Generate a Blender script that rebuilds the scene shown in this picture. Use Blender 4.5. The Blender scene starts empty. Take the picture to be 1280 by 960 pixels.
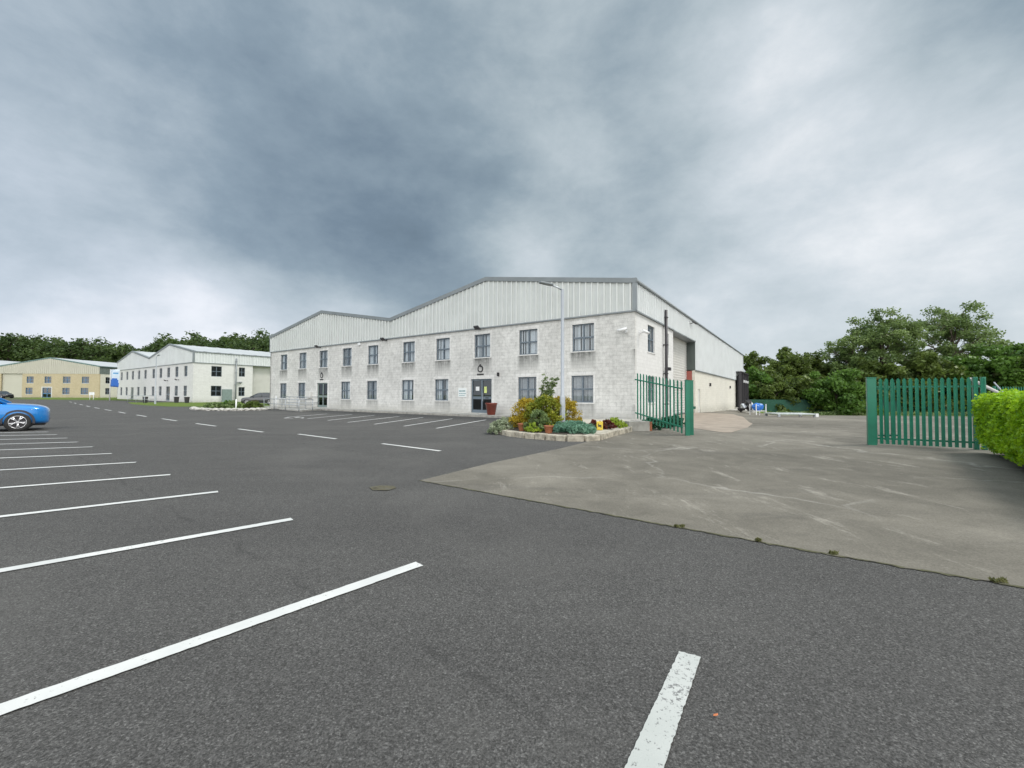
import bpy, bmesh, math, random
import numpy as np
from mathutils import Vector, Matrix
R = math.radians
SC = bpy.context.scene
COL = SC.collection
CAMH = 1.5

# ------------------------------------------------------------------ helpers
def link(o):
    COL.objects.link(o); return o
def tag(o, label=None, cat=None, group=None, kind=None):
    if label: o['label'] = label
    if cat: o['category'] = cat
    if group: o['group'] = group
    if kind: o['kind'] = kind
    return o
def thing(name, label, cat, loc=(0, 0, 0), rz=0.0, group=None):
    o = link(bpy.data.objects.new(name, None))
    o.empty_display_size = .3
    o.location = loc; o.rotation_euler = (0, 0, rz)
    return tag(o, label, cat, group)
def obj(name, bm, mat, parent=None, smooth=False, label=None):
    me = bpy.data.meshes.new(name); bm.to_mesh(me); bm.free()
    for m in (mat if isinstance(mat, (list, tuple)) else [mat]): me.materials.append(m)
    if smooth:
        for p in me.polygons: p.use_smooth = True
    o = link(bpy.data.objects.new(name, me))
    if parent: o.parent = parent
    if label: o['label'] = label
    return o
def BM(): return bmesh.new()
def quad(bm, a, b, c, d, mi=0):
    f = bm.faces.new([bm.verts.new(p) for p in (a, b, c, d)]); f.material_index = mi; return f
def hexa(bm, p, mi=0):   # 8 pts: bottom 4 ccw, top 4 ccw
    v = [bm.verts.new(q) for q in p]
    for idx in ((3, 2, 1, 0), (4, 5, 6, 7), (0, 1, 5, 4), (1, 2, 6, 5), (2, 3, 7, 6), (3, 0, 4, 7)):
        f = bm.faces.new([v[i] for i in idx]); f.material_index = mi
def box(bm, x0, x1, y0, y1, z0, z1, mi=0):
    hexa(bm, [(x0, y0, z0), (x1, y0, z0), (x1, y1, z0), (x0, y1, z0), (x0, y0, z1), (x1, y0, z1), (x1, y1, z1), (x0, y1, z1)], mi)
def tube(bm, pts, rad, n=8, caps=True, mi=0):
    pts = [Vector(p) for p in pts]
    if not isinstance(rad, (list, tuple)): rad = [rad] * len(pts)
    rings = []; prev = None
    for i, p in enumerate(pts):
        t = (pts[min(i + 1, len(pts) - 1)] - pts[max(i - 1, 0)]).normalized()
        a = Vector((0, 0, 1)) if abs(t.z) < .95 else Vector((1, 0, 0))
        if prev is not None: a = prev
        x = (a - t * a.dot(t)).normalized(); prev = x; y = t.cross(x)
        rings.append([bm.verts.new(p + (x * math.cos(2 * math.pi * k / n) + y * math.sin(2 * math.pi * k / n)) * rad[i]) for k in range(n)])
    for a, b in zip(rings, rings[1:]):
        for k in range(n):
            f = bm.faces.new((a[k], a[(k + 1) % n], b[(k + 1) % n], b[k])); f.material_index = mi; f.smooth = True
    if caps:
        bm.faces.new(rings[0][::-1]).material_index = mi; bm.faces.new(rings[-1]).material_index = mi
def lathe(bm, prof, n=24, c=(0, 0, 0), mi=0):
    rings = [[bm.verts.new((c[0] + r * math.cos(2 * math.pi * k / n), c[1] + r * math.sin(2 * math.pi * k / n), c[2] + z)) for k in range(n)] for r, z in prof]
    for a, b in zip(rings, rings[1:]):
        for k in range(n):
            f = bm.faces.new((a[k], a[(k + 1) % n], b[(k + 1) % n], b[k])); f.smooth = True; f.material_index = mi
def prism(bm, pts, z0, z1, mi=0):
    lo = [bm.verts.new((x, y, z0)) for x, y in pts]; hi = [bm.verts.new((x, y, z1)) for x, y in pts]
    bm.faces.new(lo[::-1]).material_index = mi; bm.faces.new(hi).material_index = mi
    n = len(pts)
    for k in range(n): bm.faces.new((lo[k], lo[(k + 1) % n], hi[(k + 1) % n], hi[k])).material_index = mi
def bevel(o, w=.01, seg=2):
    m = o.modifiers.new('bevel', 'BEVEL'); m.width = w; m.segments = seg; m.limit_method = 'ANGLE'; return o

# ------------------------------------------------------------------ materials
class NT:
    def __init__(s, name, world=False):
        if world: s.m = bpy.data.worlds.new(name)
        else: s.m = bpy.data.materials.new(name)
        s.m.use_nodes = True; s.t = s.m.node_tree; s.t.nodes.clear()
    def n(s, typ, **kw):
        nd = s.t.nodes.new(typ)
        for k, v in kw.items():
            if k[0] == '_': 
                key = k[1:]
                key = int(key) if key.isdigit() else key.replace('_', ' ')
                if hasattr(v, 'is_output') or hasattr(v, 'links'): s.t.links.new(v, nd.inputs[key])
                else: nd.inputs[key].default_value = v
            else: setattr(nd, k, v)
        return nd
    def math(s, op, a, b=0.0, c=0.0, clamp=False):
        nd = s.t.nodes.new('ShaderNodeMath'); nd.operation = op; nd.use_clamp = clamp
        for i, v in enumerate((a, b, c)):
            if hasattr(v, 'links'): s.t.links.new(v, nd.inputs[i])
            else: nd.inputs[i].default_value = v
        return nd.outputs[0]
    def noise(s, vec, scale, detail=4, rough=.55, dist=0.0):
        nd = s.n('ShaderNodeTexNoise', _Scale=scale, _Detail=detail, _Roughness=rough, _Distortion=dist)
        if vec is not None: s.t.links.new(vec, nd.inputs['Vector'])
        return nd.outputs['Fac']
    def ramp(s, fac, stops, interp='LINEAR'):
        nd = s.n('ShaderNodeValToRGB'); r = nd.color_ramp; r.interpolation = interp
        while len(r.elements) < len(stops): r.elements.new(.5)
        for e, (p, c) in zip(r.elements, stops):
            e.position = p; e.color = (c if hasattr(c, '__len__') else (c, c, c)) + (() if hasattr(c, '__len__') and len(c) == 4 else (1,))
        s.t.links.new(fac, nd.inputs[0]); return nd.outputs[0]
    def mix(s, fac, a, b, mode='MIX'):
        nd = s.n('ShaderNodeMix', data_type='RGBA', blend_type=mode)
        for i, v in ((0, fac), (6, a), (7, b)):
            if hasattr(v, 'links'): s.t.links.new(v, nd.inputs[i])
            else: nd.inputs[i].default_value = v if not hasattr(v, '__len__') else tuple(v) + ((1,) if len(v) == 3 else ())
        return nd.outputs[2]
    def geo(s, scale=(1, 1, 1), obj_=True):
        tc = s.n('ShaderNodeTexCoord'); mp = s.n('ShaderNodeMapping', _Scale=scale)
        s.t.links.new(tc.outputs['Object'] if obj_ else s.n('ShaderNodeNewGeometry').outputs['Position'], mp.inputs[0])
        return mp.outputs[0]
    def out(s, col, rough=.7, bump=None, bstr=.3, bdist=.01, metal=0.0, spec=.5, **kw):
        b = s.n('ShaderNodeBsdfPrincipled')
        for k, v in (('Base Color', col), ('Roughness', rough), ('Metallic', metal), ('Specular IOR Level', spec)):
            if hasattr(v, 'links'): s.t.links.new(v, b.inputs[k])
            else: b.inputs[k].default_value = v if not hasattr(v, '__len__') else tuple(v) + ((1,) if len(v) == 3 else ())
        for k, v in kw.items(): b.inputs[k.replace('_', ' ')].default_value = v
        if bump is not None:
            bp = s.n('ShaderNodeBump', _Strength=bstr, _Distance=bdist, _Height=bump)
            s.t.links.new(bp.outputs[0], b.inputs['Normal'])
        o = s.n('ShaderNodeOutputMaterial'); s.t.links.new(b.outputs[0], o.inputs[0])
        return s.m

def plain(name, c, rough=.6, metal=0.0, var=.15, scale=3.0, spec=.5, **kw):
    t = NT(name); v = t.geo()
    n = t.noise(v, scale, 5, .6)
    c2 = tuple(x * (1 - var) for x in c); c1 = tuple(min(1, x * (1 + var * .6)) for x in c)
    return t.out(t.ramp(n, [(.3, c2), (.7, c1)]), rough, metal=metal, spec=spec, **kw)

def m_asphalt():
    t = NT('asphalt'); v = t.geo(obj_=False)
    big = t.noise(v, .12, 5, .6); mid = t.noise(v, .9, 5, .6); fine = t.noise(v, 105, 3, .75); fine2 = t.noise(v, 190, 2, .6)
    strm = t.n('ShaderNodeMapping', _Rotation=(0, 0, R(-35)), _Scale=(.09, .9, 1)); t.t.links.new(v, strm.inputs[0])
    streak = t.noise(strm.outputs[0], 1.0, 5, .65)
    base = t.ramp(big, [(.3, (.090, .089, .087)), (.7, (.116, .1145, .111))])
    base = t.mix(.55, base, t.ramp(mid, [(.25, (.083, .082, .080)), (.75, (.121, .1195, .116))]))
    base = t.mix(.35, base, t.ramp(streak, [(.3, (.078, .078, .08)), (.7, (.128, .128, .127))]))
    sp = t.ramp(fine, [(.36, .5), (.5, 1.0), (.62, 1.6)])
    base = t.mix(.75, base, sp, 'MULTIPLY')
    vo = t.n('ShaderNodeTexVoronoi', _Scale=120.0); t.t.links.new(v, vo.inputs['Vector']); vc = t.n('ShaderNodeSeparateColor'); t.t.links.new(vo.outputs['Color'], vc.inputs[0])
    agg = t.ramp(vc.outputs[0], [(0.0, .38), (.5, .78), (.85, 1.15), (1.0, 1.9)])
    base = t.mix(.62, base, agg, 'MULTIPLY')
    lp = t.noise(v, .33, 4, .6, .6); base = t.mix(t.ramp(lp, [(.5, 0.0), (.66, .30)]), base, (.15, .147, .141))
    st = t.ramp(fine2, [(.64, 0.0), (.70, 1.0)])
    base = t.mix(t.math('MULTIPLY', st, .5), base, (.34, .33, .31))
    # old seams in the surfacing
    sep = t.n('ShaderNodeSeparateXYZ'); t.t.links.new(v, sep.inputs[0])
    wob = t.math('MULTIPLY', t.math('SUBTRACT', t.noise(v, 1.3, 4, .7), .5), .35)
    for (nx, ny, c) in ((.606, .795, 1.65), (.606, .795, 6.3)):
        d = t.math('ADD', t.math('ADD', t.math('MULTIPLY', sep.outputs[0], nx), t.math('MULTIPLY', sep.outputs[1], ny)), -c)
        d = t.math('ABSOLUTE', t.math('ADD', d, wob))
        k = t.math('MULTIPLY', t.math('SUBTRACT', 1.0, t.math('DIVIDE', d, .04), clamp=True), t.ramp(t.noise(v, 1.6, 4, .7), [(.42, 0.0), (.6, .42)]))
        base = t.mix(k, base, (.04, .04, .04))
    base = t.mix(1.0, base, (.89, .878, .86), 'MULTIPLY')
    bh = t.math('ADD', fine, t.math('MULTIPLY', fine2, .5))
    return t.out(base, .93, bump=bh, bstr=.75, bdist=.008, spec=.12)

def m_concrete():
    t = NT('weathered_concrete'); v = t.geo(obj_=False)
    big = t.noise(v, .16, 6, .62, .4); mid = t.noise(v, 1.1, 6, .65, .8); fine = t.noise(v, 60, 3, .7)
    base = t.ramp(big, [(.3, (.095, .088, .073)), (.5, (.155, .143, .119)), (.68, (.30, .278, .235))])
    base = t.mix(.5, base, t.ramp(mid, [(.3, (.09, .084, .072)), (.7, (.20, .185, .156))]))
    mp = t.n('ShaderNodeMapping', _Rotation=(0, 0, R(20)), _Scale=(1.0, .3, 1)); t.t.links.new(v, mp.inputs[0])
    sc = t.noise(mp.outputs[0], 1.9, 10, .78, .25)
    # pale scuffs and patched cracks
    k = t.ramp(sc, [(.56, 0.0), (.68, .55), (.8, .4)])
    base = t.mix(k, base, (.40, .375, .325))
    m2 = t.n('ShaderNodeMapping', _Rotation=(0, 0, R(-22)), _Scale=(.25, 1.6, 1)); t.t.links.new(v, m2.inputs[0]); tk = t.noise(m2.outputs[0], .8, 7, .7, .6)
    base = t.mix(t.ramp(tk, [(.56, 0.0), (.68, .45)]), base, (.09, .085, .078))
    vo = t.n('ShaderNodeTexVoronoi', feature='DISTANCE_TO_EDGE', _Scale=.22); wv = t.n('ShaderNodeTexNoise', _Scale=1.2, _Detail=5)
    t.t.links.new(v, wv.inputs[0]); ad = t.n('ShaderNodeVectorMath', operation='ADD'); t.t.links.new(v, ad.inputs[0]); t.t.links.new(wv.outputs['Color'], ad.inputs[1]); t.t.links.new(ad.outputs[0], vo.inputs['Vector'])
    ln = t.math('MULTIPLY', t.ramp(vo.outputs[0], [(0.0, 1.0), (.012, 0.0)]), t.ramp(t.noise(v, .35, 3), [(.45, 0.0), (.6, .55)]))
    base = t.mix(ln, base, (.36, .345, .31))
    base = t.mix(.55, base, t.ramp(fine, [(.3, .6), (.7, 1.5)]), 'MULTIPLY')
    return t.out(base, .9, bump=fine, bstr=.45, bdist=.006, spec=.15)

def m_block(name, c_lo, c_hi, grime=1.0, painted=False, stains=True, row=.215, bw=.44, wh=None):
    t = NT(name); v = t.geo(); sep = t.n('ShaderNodeSeparateXYZ'); t.t.links.new(v, sep.inputs[0])
    X, Y, Z = sep.outputs
    u = t.math('ADD', X, Y); cb = t.n('ShaderNodeCombineXYZ'); 
    t.t.links.new(u, cb.inputs[0]); t.t.links.new(Z, cb.inputs[1])
    br = t.n('ShaderNodeTexBrick', _Color1=tuple(c_lo) + (1,), _Color2=tuple(c_hi) + (1,), _Mortar=tuple(x * (.9 if painted else .78) for x in c_lo) + (1,), _Scale=1.0, _Mortar_Size=.008, _Mortar_Smooth=.2, _Bias=.1, _Brick_Width=bw, _Row_Height=row)
    t.t.links.new(cb.outputs[0], br.inputs[0])
    n1 = t.noise(v, .5, 6, .62); n2 = t.noise(v, 3.3, 6, .72); n3 = t.noise(v, 28, 3, .7)
    col = t.mix(.75 * grime, br.outputs[0], t.ramp(n1, [(.3, .76), (.68, 1.08)]), 'MULTIPLY')
    col = t.mix(.6 * grime, col, t.ramp(n2, [(.36, .66), (.5, .97), (.7, 1.12)]), 'MULTIPLY')
    col = t.mix(.6 * grime, col, t.ramp(n3, [(.32, .72), (.6, 1.1)]), 'MULTIPLY')
    sm = t.n('ShaderNodeMapping', _Scale=(5, 5, .35)); t.t.links.new(v, sm.inputs[0])
    strk = t.noise(sm.outputs[0], 1.2, 6, .7)
    if stains:
        # dirty run-off marks under the sills
        yv = t.math('SUBTRACT', Y, t.math('MULTIPLY', t.math('GREATER_THAN', Y, 21.6), .73))
        m = t.math('SUBTRACT', t.math('MODULO', t.math('ADD', yv, 2.72), 4.0), 2.0)
        inw = t.math('SUBTRACT', 1.0, t.math('DIVIDE', t.math('SUBTRACT', t.math('ABSOLUTE', m), .72), .22), clamp=True)
        tot = None
        for sill, amp in ((4.2, 1.0), (1.0, .6)):
            dz = t.math('SUBTRACT', sill, Z)
            f = t.math('MULTIPLY', t.math('GREATER_THAN', dz, 0.0), t.math('SUBTRACT', 1.0, t.math('DIVIDE', dz, 1.15), clamp=True))
            f = t.math('MULTIPLY', f, amp); tot = f if tot is None else t.math('ADD', tot, f)
        tot = t.math('MULTIPLY', t.math('MULTIPLY', tot, inw), t.math('MULTIPLY', t.math('LESS_THAN', X, .05), t.ramp(t.math('MULTIPLY', t.math('ADD', strk, n2), .5), [(.38, .25), (.54, 1.0)])))
        col = t.mix(t.math('MULTIPLY', tot, 1.0, clamp=True), col, (.12, .125, .12))
        col = t.mix(t.math('MULTIPLY', t.ramp(strk, [(.57, 0.0), (.72, .5)]), .55), col, (.26, .255, .245))
    lowd = t.math('MULTIPLY', t.math('SUBTRACT', 1.0, t.math('DIVIDE', Z, .75), clamp=True), t.ramp(n2, [(.35, 0.0), (.6, .6)]))
    col = t.mix(lowd, col, (.27, .26, .21))
    hb = t.math('ADD', t.math('MULTIPLY', br.outputs['Fac'], -.6), t.math('MULTIPLY', n3, .6))
    return t.out(col, .9, bump=hb, bstr=.35, bdist=.01, spec=.2)

def m_leaf(name, dark, lite, tl=.3, rough=.5, nscale=.35, tip=None):
    t = NT(name); v = t.geo()
    at = t.n('ShaderNodeAttribute', attribute_name='var')
    n = t.noise(v, nscale, 3, .5)
    f = t.math('ADD', t.math('MULTIPLY', at.outputs['Fac'], .65), t.math('MULTIPLY', t.math('SUBTRACT', n, .3), .8))
    col = t.ramp(f, [(.1, dark), (.55, tuple((a + b) / 2 for a, b in zip(dark, lite))), (.95, lite)] + ([(1.0, tip)] if tip else []))
    b = t.n('ShaderNodeBsdfPrincipled', _Roughness=rough); b.inputs['Specular IOR Level'].default_value = .3
    t.t.links.new(col, b.inputs['Base Color'])
    tr = t.n('ShaderNodeBsdfTranslucent'); t.t.links.new(t.mix(.5, col, tuple(min(1, x * 1.5) for x in lite)), tr.inputs[0])
    mx = t.n('ShaderNodeMixShader', _0=tl); t.t.links.new(b.outputs[0], mx.inputs[1]); t.t.links.new(tr.outputs[0], mx.inputs[2])
    o = t.n('ShaderNodeOutputMaterial'); t.t.links.new(mx.outputs[0], o.inputs[0]); return t.m

def m_glass(name, tint=(.75, .8, .82), refl=.12):
    t = NT(name)
    tr = t.n('ShaderNodeBsdfTransparent', _Color=tuple(tint) + (1,)); gl = t.n('ShaderNodeBsdfGlossy', _Roughness=.02, _Color=(.95, .97, 1, 1))
    lw = t.n('ShaderNodeLayerWeight', _Blend=.5); fr = t.n('ShaderNodeMath', operation='MULTIPLY_ADD', _1=.9, _2=.04); t.t.links.new(t.math('POWER', lw.outputs['Facing'], 4.0), fr.inputs[0])
    mx = t.n('ShaderNodeMixShader'); t.t.links.new(t.math('ADD', fr.outputs[0], refl, clamp=True), mx.inputs[0])
    t.t.links.new(tr.outputs[0], mx.inputs[1]); t.t.links.new(gl.outputs[0], mx.inputs[2])
    o = t.n('ShaderNodeOutputMaterial'); t.t.links.new(mx.outputs[0], o.inputs[0]); return t.m

def m_paint_line(name='line_paint', lo=(.50, .51, .50), hi=(.64, .64, .62), wear=.60):
    t = NT(name); v = t.geo(obj_=False)
    n = t.noise(v, 45, 3, .7); n2 = t.noise(v, 140, 2, .6); n0 = t.noise(v, 1.5, 3, .6)
    col = t.ramp(n0, [(.3, lo), (.7, hi)])
    w = t.ramp(t.math('ADD', t.math('MULTIPLY', n, .7), t.math('MULTIPLY', n0, .3)), [(wear, 0.0), (wear + .06, .85)])
    col = t.mix(w, col, (.13, .13, .13))
    return t.out(col, .75, bump=n2, bstr=.5, bdist=.004, spec=.2)

def m_grass():
    t = NT('lawn_grass'); v = t.geo(obj_=False)
    n = t.noise(v, .5, 5, .6); f = t.noise(v, 14, 4, .7)
    c = t.mix(.5, t.ramp(n, [(.3, (.075, .13, .025)), (.7, (.14, .19, .045))]), t.ramp(f, [(.3, (.05, .09, .02)), (.7, (.18, .22, .06))]))
    return t.out(c, .95, bump=f, bstr=.8, bdist=.05, spec=.1)

M = {}
M['asphalt'] = m_asphalt(); M['concrete'] = m_concrete(); M['line'] = m_paint_line(); M['line_worn'] = m_paint_line('worn_line_paint', (.38, .40, .38), (.48, .49, .47), .56); M['grass'] = m_grass()
M['block'] = m_block('weathered_grey_block', (.625, .62, .60), (.685, .68, .66))
M['block_white'] = m_block('white_painted_block', (.64, .64, .63), (.69, .69, .68), grime=.3, painted=True, stains=False)
M['block_cream'] = m_block('cream_painted_block', (.64, .62, .55), (.68, .66, .59), grime=.35, painted=True, stains=False)
M['brick_yellow'] = m_block('pale_buff_brick', (.50, .42, .28), (.57, .49, .34), grime=.35, stains=False, row=.15, bw=.3)
M['surround'] = m_block('smooth_pale_block', (.68, .675, .66), (.74, .735, .72), grime=.6, stains=False)
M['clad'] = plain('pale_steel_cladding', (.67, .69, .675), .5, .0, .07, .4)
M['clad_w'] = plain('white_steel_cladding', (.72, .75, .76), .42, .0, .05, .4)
M['clad_p'] = plain('shaded_steel_trough', (.55, .575, .565), .5, .0, .1, .6)  # darker tone between the ribs: rib shading put into the colour
M['clad_wp'] = plain('shaded_white_trough', (.64, .665, .67), .5, .0, .1, .6)  # white sheet likewise, trough shade painted as a darker tone
M['clad_y'] = plain('beige_steel_cladding', (.52, .50, .43), .45, .0, .05, .4)
M['roof'] = plain('pale_roof_sheet', (.52, .54, .54), .4, .1, .1, .3)
M['trim'] = plain('grey_flashing', (.23, .255, .27), .45, .1, .12, 1)
M['trim_y'] = plain('green_grey_flashing', (.16, .24, .24), .45, .1, .1, 1)
M['frame'] = plain('blue_grey_window_frame', (.13, .165, .20), .4, .0, .1, 2)
M['frame_g'] = plain('grey_green_door_frame', (.20, .25, .24), .4, .0, .1, 2)
M['frame_b'] = plain('blue_frame_paint', (.07, .20, .38), .4, .0, .1, 2)
M['glass'] = m_glass('window_glass', (.82, .86, .88), .04); M['glass_dark'] = m_glass('dark_window_glass', (.25, .28, .30), .05)
M['blind'] = plain('pale_blind_fabric', (.62, .64, .66), .8, 0, .12, 6)
M['blind_d'] = plain('grey_blind_fabric', (.36, .37, .39), .8, 0, .2, 6)
M['dark'] = plain('dark_interior', (.03, .032, .034), .8)
M['conc'] = plain('pale_concrete', (.42, .41, .38), .9, 0, .3, 2.2)
M['kerb'] = plain('kerb_concrete', (.34, .33, .30), .9, 0, .35, 2.5)
M['paving'] = plain('cream_paving', (.44, .41, .34), .9, 0, .3, 5)
M['stone'] = plain('cream_walling_stone', (.40, .365, .295), .9, 0, .55, 5)
M['buff'] = plain('buff_concrete', (.30, .25, .20), .9, 0, .3, 1.2)
M['soil'] = plain('bed_soil', (.05, .038, .028), .95, 0, .5, 8)
M['galv'] = plain('galvanised_steel', (.42, .45, .48), .42, .55, .15, 4)
M['lilac'] = plain('pale_painted_steel', (.40, .43, .47), .45, .1, .1, 3)
M['black'] = plain('black_plastic', (.02, .02, .022), .45, 0, .2, 5)
M['steel_d'] = plain('dark_steel', (.045, .042, .048), .5, .2, .2, 2)
M['green'] = plain('green_powder_coat', (.011, .165, .10), .38, 0, .18, 2.5)
M['green_d'] = plain('dark_green_powder_coat', (.012, .09, .055), .5, 0, .2, 2.5)
M['white'] = plain('white_plastic', (.74, .75, .76), .5, 0, .08, 3)
M['offwhite'] = plain('roller_door_paint', (.60, .595, .57), .5, 0, .06, 1)
M['jamb'] = plain('grey_green_panel', (.15, .18, .17), .6, 0, .1, 1)
M['redp'] = plain('red_brown_panel', (.34, .10, .08), .6, 0, .1, 1)
M['maroon'] = plain('glazed_red_brown_pot', (.17, .035, .022), .25, 0, .3, 3)
M['terra'] = plain('terracotta', (.28, .10, .045), .7, 0, .3, 8)
M['blue'] = None
M['tarp'] = plain('blue_tarpaulin', (.02, .16, .55), .4, 0, .2, 6)
M['rubber'] = plain('tyre_rubber', (.02, .02, .02), .8, 0, .2, 10)
M['alloy'] = plain('alloy_wheel', (.62, .62, .64), .25, .8, .05, 3)
M['bark'] = plain('bark', (.10, .08, .06), .9, 0, .4, 6)
M['timber'] = plain('weathered_white_timber', (.55, .52, .47), .8, 0, .2, 4)
M['yellow'] = plain('yellow_plastic', (.70, .52, .06), .5, 0, .1, 4)
M['signw'] = plain('white_sign_enamel', (.75, .78, .78), .4, 0, .03, 2)
M['teal_ink'] = plain('teal_print', (.10, .25, .27), .5)
M['flagblue'] = plain('blue_flag_print', (.03, .14, .50), .7, 0, .05)
M['flagpale'] = plain('pale_flag_cloth', (.60, .70, .80), .7, 0, .05)
M['leaf_dk'] = m_leaf('dark_broadleaf', (0.035, 0.061, 0.013), (0.158, 0.217, 0.045), nscale=.25)
M['leaf_md'] = m_leaf('mid_green_broadleaf', (0.034, 0.086, 0.013), (0.149, 0.269, 0.045), nscale=.25)
M['leaf_ash'] = m_leaf('ash_leaf', (0.047, 0.092, 0.026), (0.219, 0.296, 0.094), nscale=.3)
M['leaf_far'] = m_leaf('far_woodland_leaf', (0.024, 0.050, 0.015), (0.092, 0.138, 0.034), nscale=.15)
M['leaf_hedge'] = m_leaf('lime_hedge_leaf', (.05, .18, .006), (.47, .72, .03), tl=.35, nscale=2.6)
M['leaf_gold'] = m_leaf('golden_orange_leaf', (.27, .22, .02), (.50, .36, .03), nscale=3)
M['leaf_green'] = m_leaf('yellow_green_leaf', (.07, .13, .015), (.38, .36, .03), nscale=4)
M['leaf_teal'] = m_leaf('blue_green_juniper', (.06, .16, .11), (.20, .36, .25), nscale=4)
M['leaf_grey'] = m_leaf('silver_leaf', (.14, .19, .10), (.48, .52, .38), nscale=6)
M['leaf_red'] = m_leaf('dark_red_leaf', (.05, .012, .012), (.20, .05, .03), nscale=6)
M['leaf_lime'] = m_leaf('bright_lime_leaf', (.14, .22, .02), (.40, .50, .06), nscale=6)
M['leaf_weed'] = m_leaf('dry_weed_leaf', (.05, .06, .02), (.20, .20, .08), nscale=8)
M['leaf_scrub'] = m_leaf('deep_green_leaf', (.01, .05, .028), (.03, .14, .07), nscale=4)
M['leaf_ol'] = m_leaf('olive_leaf', (0.055, 0.099, 0.033), (0.260, 0.338, 0.130), nscale=4)

# ------------------------------------------------------------------ terrain
CO = (7.07, 23.9)         # main building corner, wall directions below
D1 = (-.82, .572); D2 = (.572, .82)
G = 4.0
def sstep(a, b, x):
    t = max(0., min(1., (x - a) / (b - a))); return t * t * (3 - 2 * t)
def Hraw(x, y):
    rx, ry = x - CO[0], y - CO[1]
    q = rx * D1[0] + ry * D1[1]; s = rx * D2[0] + ry * D2[1]
    wall = -.42 * max(0., min(1., (s - 16) / 27.)) if s > 16 else 0.
    yard = -1.38 * sstep(24, 66, y)
    left = .0078 * max(0., y - 47)
    if q < 0:
        w = sstep(.5, 4.5 + max(0, 20 - s) * .3, -q); return wall * (1 - w) + yard * w
    w = sstep(14, 40, q); return wall * (1 - w) + left * w
_hc = {}
def Hn(i, j):
    k = (i, j)
    if k not in _hc: _hc[k] = Hraw(i * G, j * G)
    return _hc[k]
def H(x, y):
    i = math.floor(x / G); j = math.floor(y / G); fx = x / G - i; fy = y / G - j
    a, b, c, d = Hn(i, j), Hn(i + 1, j), Hn(i + 1, j + 1), Hn(i, j + 1)
    if fx >= fy: return a + (b - a) * fx + (c - b) * fy
    return a + (c - d) * fx + (d - a) * fy
def drape_bm(polys, off):
    bm = BM()
    for p in polys:
        bm.faces.new([bm.verts.new((x, y, 0)) for x, y in p])
    xs = [x for p in polys for x, y in p]; ys = [y for p in polys for x, y in p]
    def cut(co, no):
        g = bm.verts[:] + bm.edges[:] + bm.faces[:]
        bmesh.ops.bisect_plane(bm, geom=g, plane_co=co, plane_no=no, dist=1e-5)
    if max(ys) > 14 or max(xs) > 16:
        for i in range(math.floor(min(xs) / G), math.ceil(max(xs) / G) + 1): cut((i * G, 0, 0), (1, 0, 0))
        for j in range(math.floor(min(ys) / G), math.ceil(max(ys) / G) + 1): cut((0, j * G, 0), (0, 1, 0))
        d = [x - y for p in polys for x, y in p]
        dmin = min(xs) - max(ys); dmax = max(xs) - min(ys)
        for k in range(math.floor(dmin / G), math.ceil(dmax / G) + 1): cut((k * G, 0, 0), (1, -1, 0))
    for v in bm.verts: v.co.z = H(v.co.x, v.co.y) + off
    bmesh.ops.recalc_face_normals(bm, faces=bm.faces[:])
    for f in bm.faces:
        if f.normal.z < 0: f.normal_flip()
    return bm
def drape(name, polys, off, mat, kind='structure'):
    o = obj(name, drape_bm(polys, off), mat); o['kind'] = kind; return o

# base ground: one sheet to the horizon
cx = [k * G for k in range(-40, 36)]; cy = [k * G for k in range(-6, 46)]
ex = [-3000, -1200, -500, -260] + cx + [200, 300, 600, 1500, 3000]
ey = [-1500, -400, -100] + cy + [230, 330, 600, 1500, 3500]
bm = BM(); vs = {}
for i, x in enumerate(ex):
    for j, y in enumerate(ey):
        xx = max(-160, min(140, x)); yy = max(-24, min(180, y))
        vs[i, j] = bm.verts.new((x, y, Hn(round(xx / G), round(yy / G))))
for i in range(len(ex) - 1):
    for j in range(len(ey) - 1):
        bm.faces.new((vs[i, j], vs[i + 1, j], vs[i + 1, j + 1])); bm.faces.new((vs[i, j], vs[i + 1, j + 1], vs[i, j + 1]))
obj('ground', bm, M['grass'])['kind'] = 'structure'
drape('car_park', [[(-140, -90), (120, -90), (120, 24), (34, 30), (16, 40), (2, 32), (-30, 50), (-48, 60), (-62, 84), (-62, 99), (-120, 99)]], .004, M['asphalt'])
# concrete apron and yard
r_ = random.Random(77); APE = []
for p0, p1 in (((-1.6, 7.3), (1.91, 4.77)), ((1.91, 4.77), (2.96, 4.02)), ((2.96, 4.02), (3.93, 3.38)), ((3.93, 3.38), (6.0, 2.0))):
    n_ = int(math.hypot(p1[0] - p0[0], p1[1] - p0[1]) / .05)
    for k in range(n_): APE.append((p0[0] + (p1[0] - p0[0]) * k / n_ + r_.uniform(-.007, .007), p0[1] + (p1[1] - p0[1]) * k / n_ + r_.uniform(-.007, .007)))
mj = NT('mossy_joint'); vj = mj.geo(obj_=False); nj = mj.noise(vj, 5, 5, .7)
mj = mj.out(mj.ramp(nj, [(.35, (.03, .027, .02)), (.52, (.07, .07, .03)), (.65, (.13, .12, .095))]), .95, bump=nj, bstr=.8)
drape('joint_strip', [[(x, y) for x, y in APE] + [(x - r_.uniform(.0, .03) - .006, y - r_.uniform(.0, .04) - .008) for x, y in APE[::-1]]], .0115, mj)
drape('concrete_yard', [APE + [(16, -5), (58, -5), (58, 24), (66, 66), (40, 68.2), (33.5, 64), (7.1, 23.4), (6.4, 19.2), (4.2, 16.3), (1.36, 11.73), (-.52, 9.1)]], .009, M['concrete'])

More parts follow.
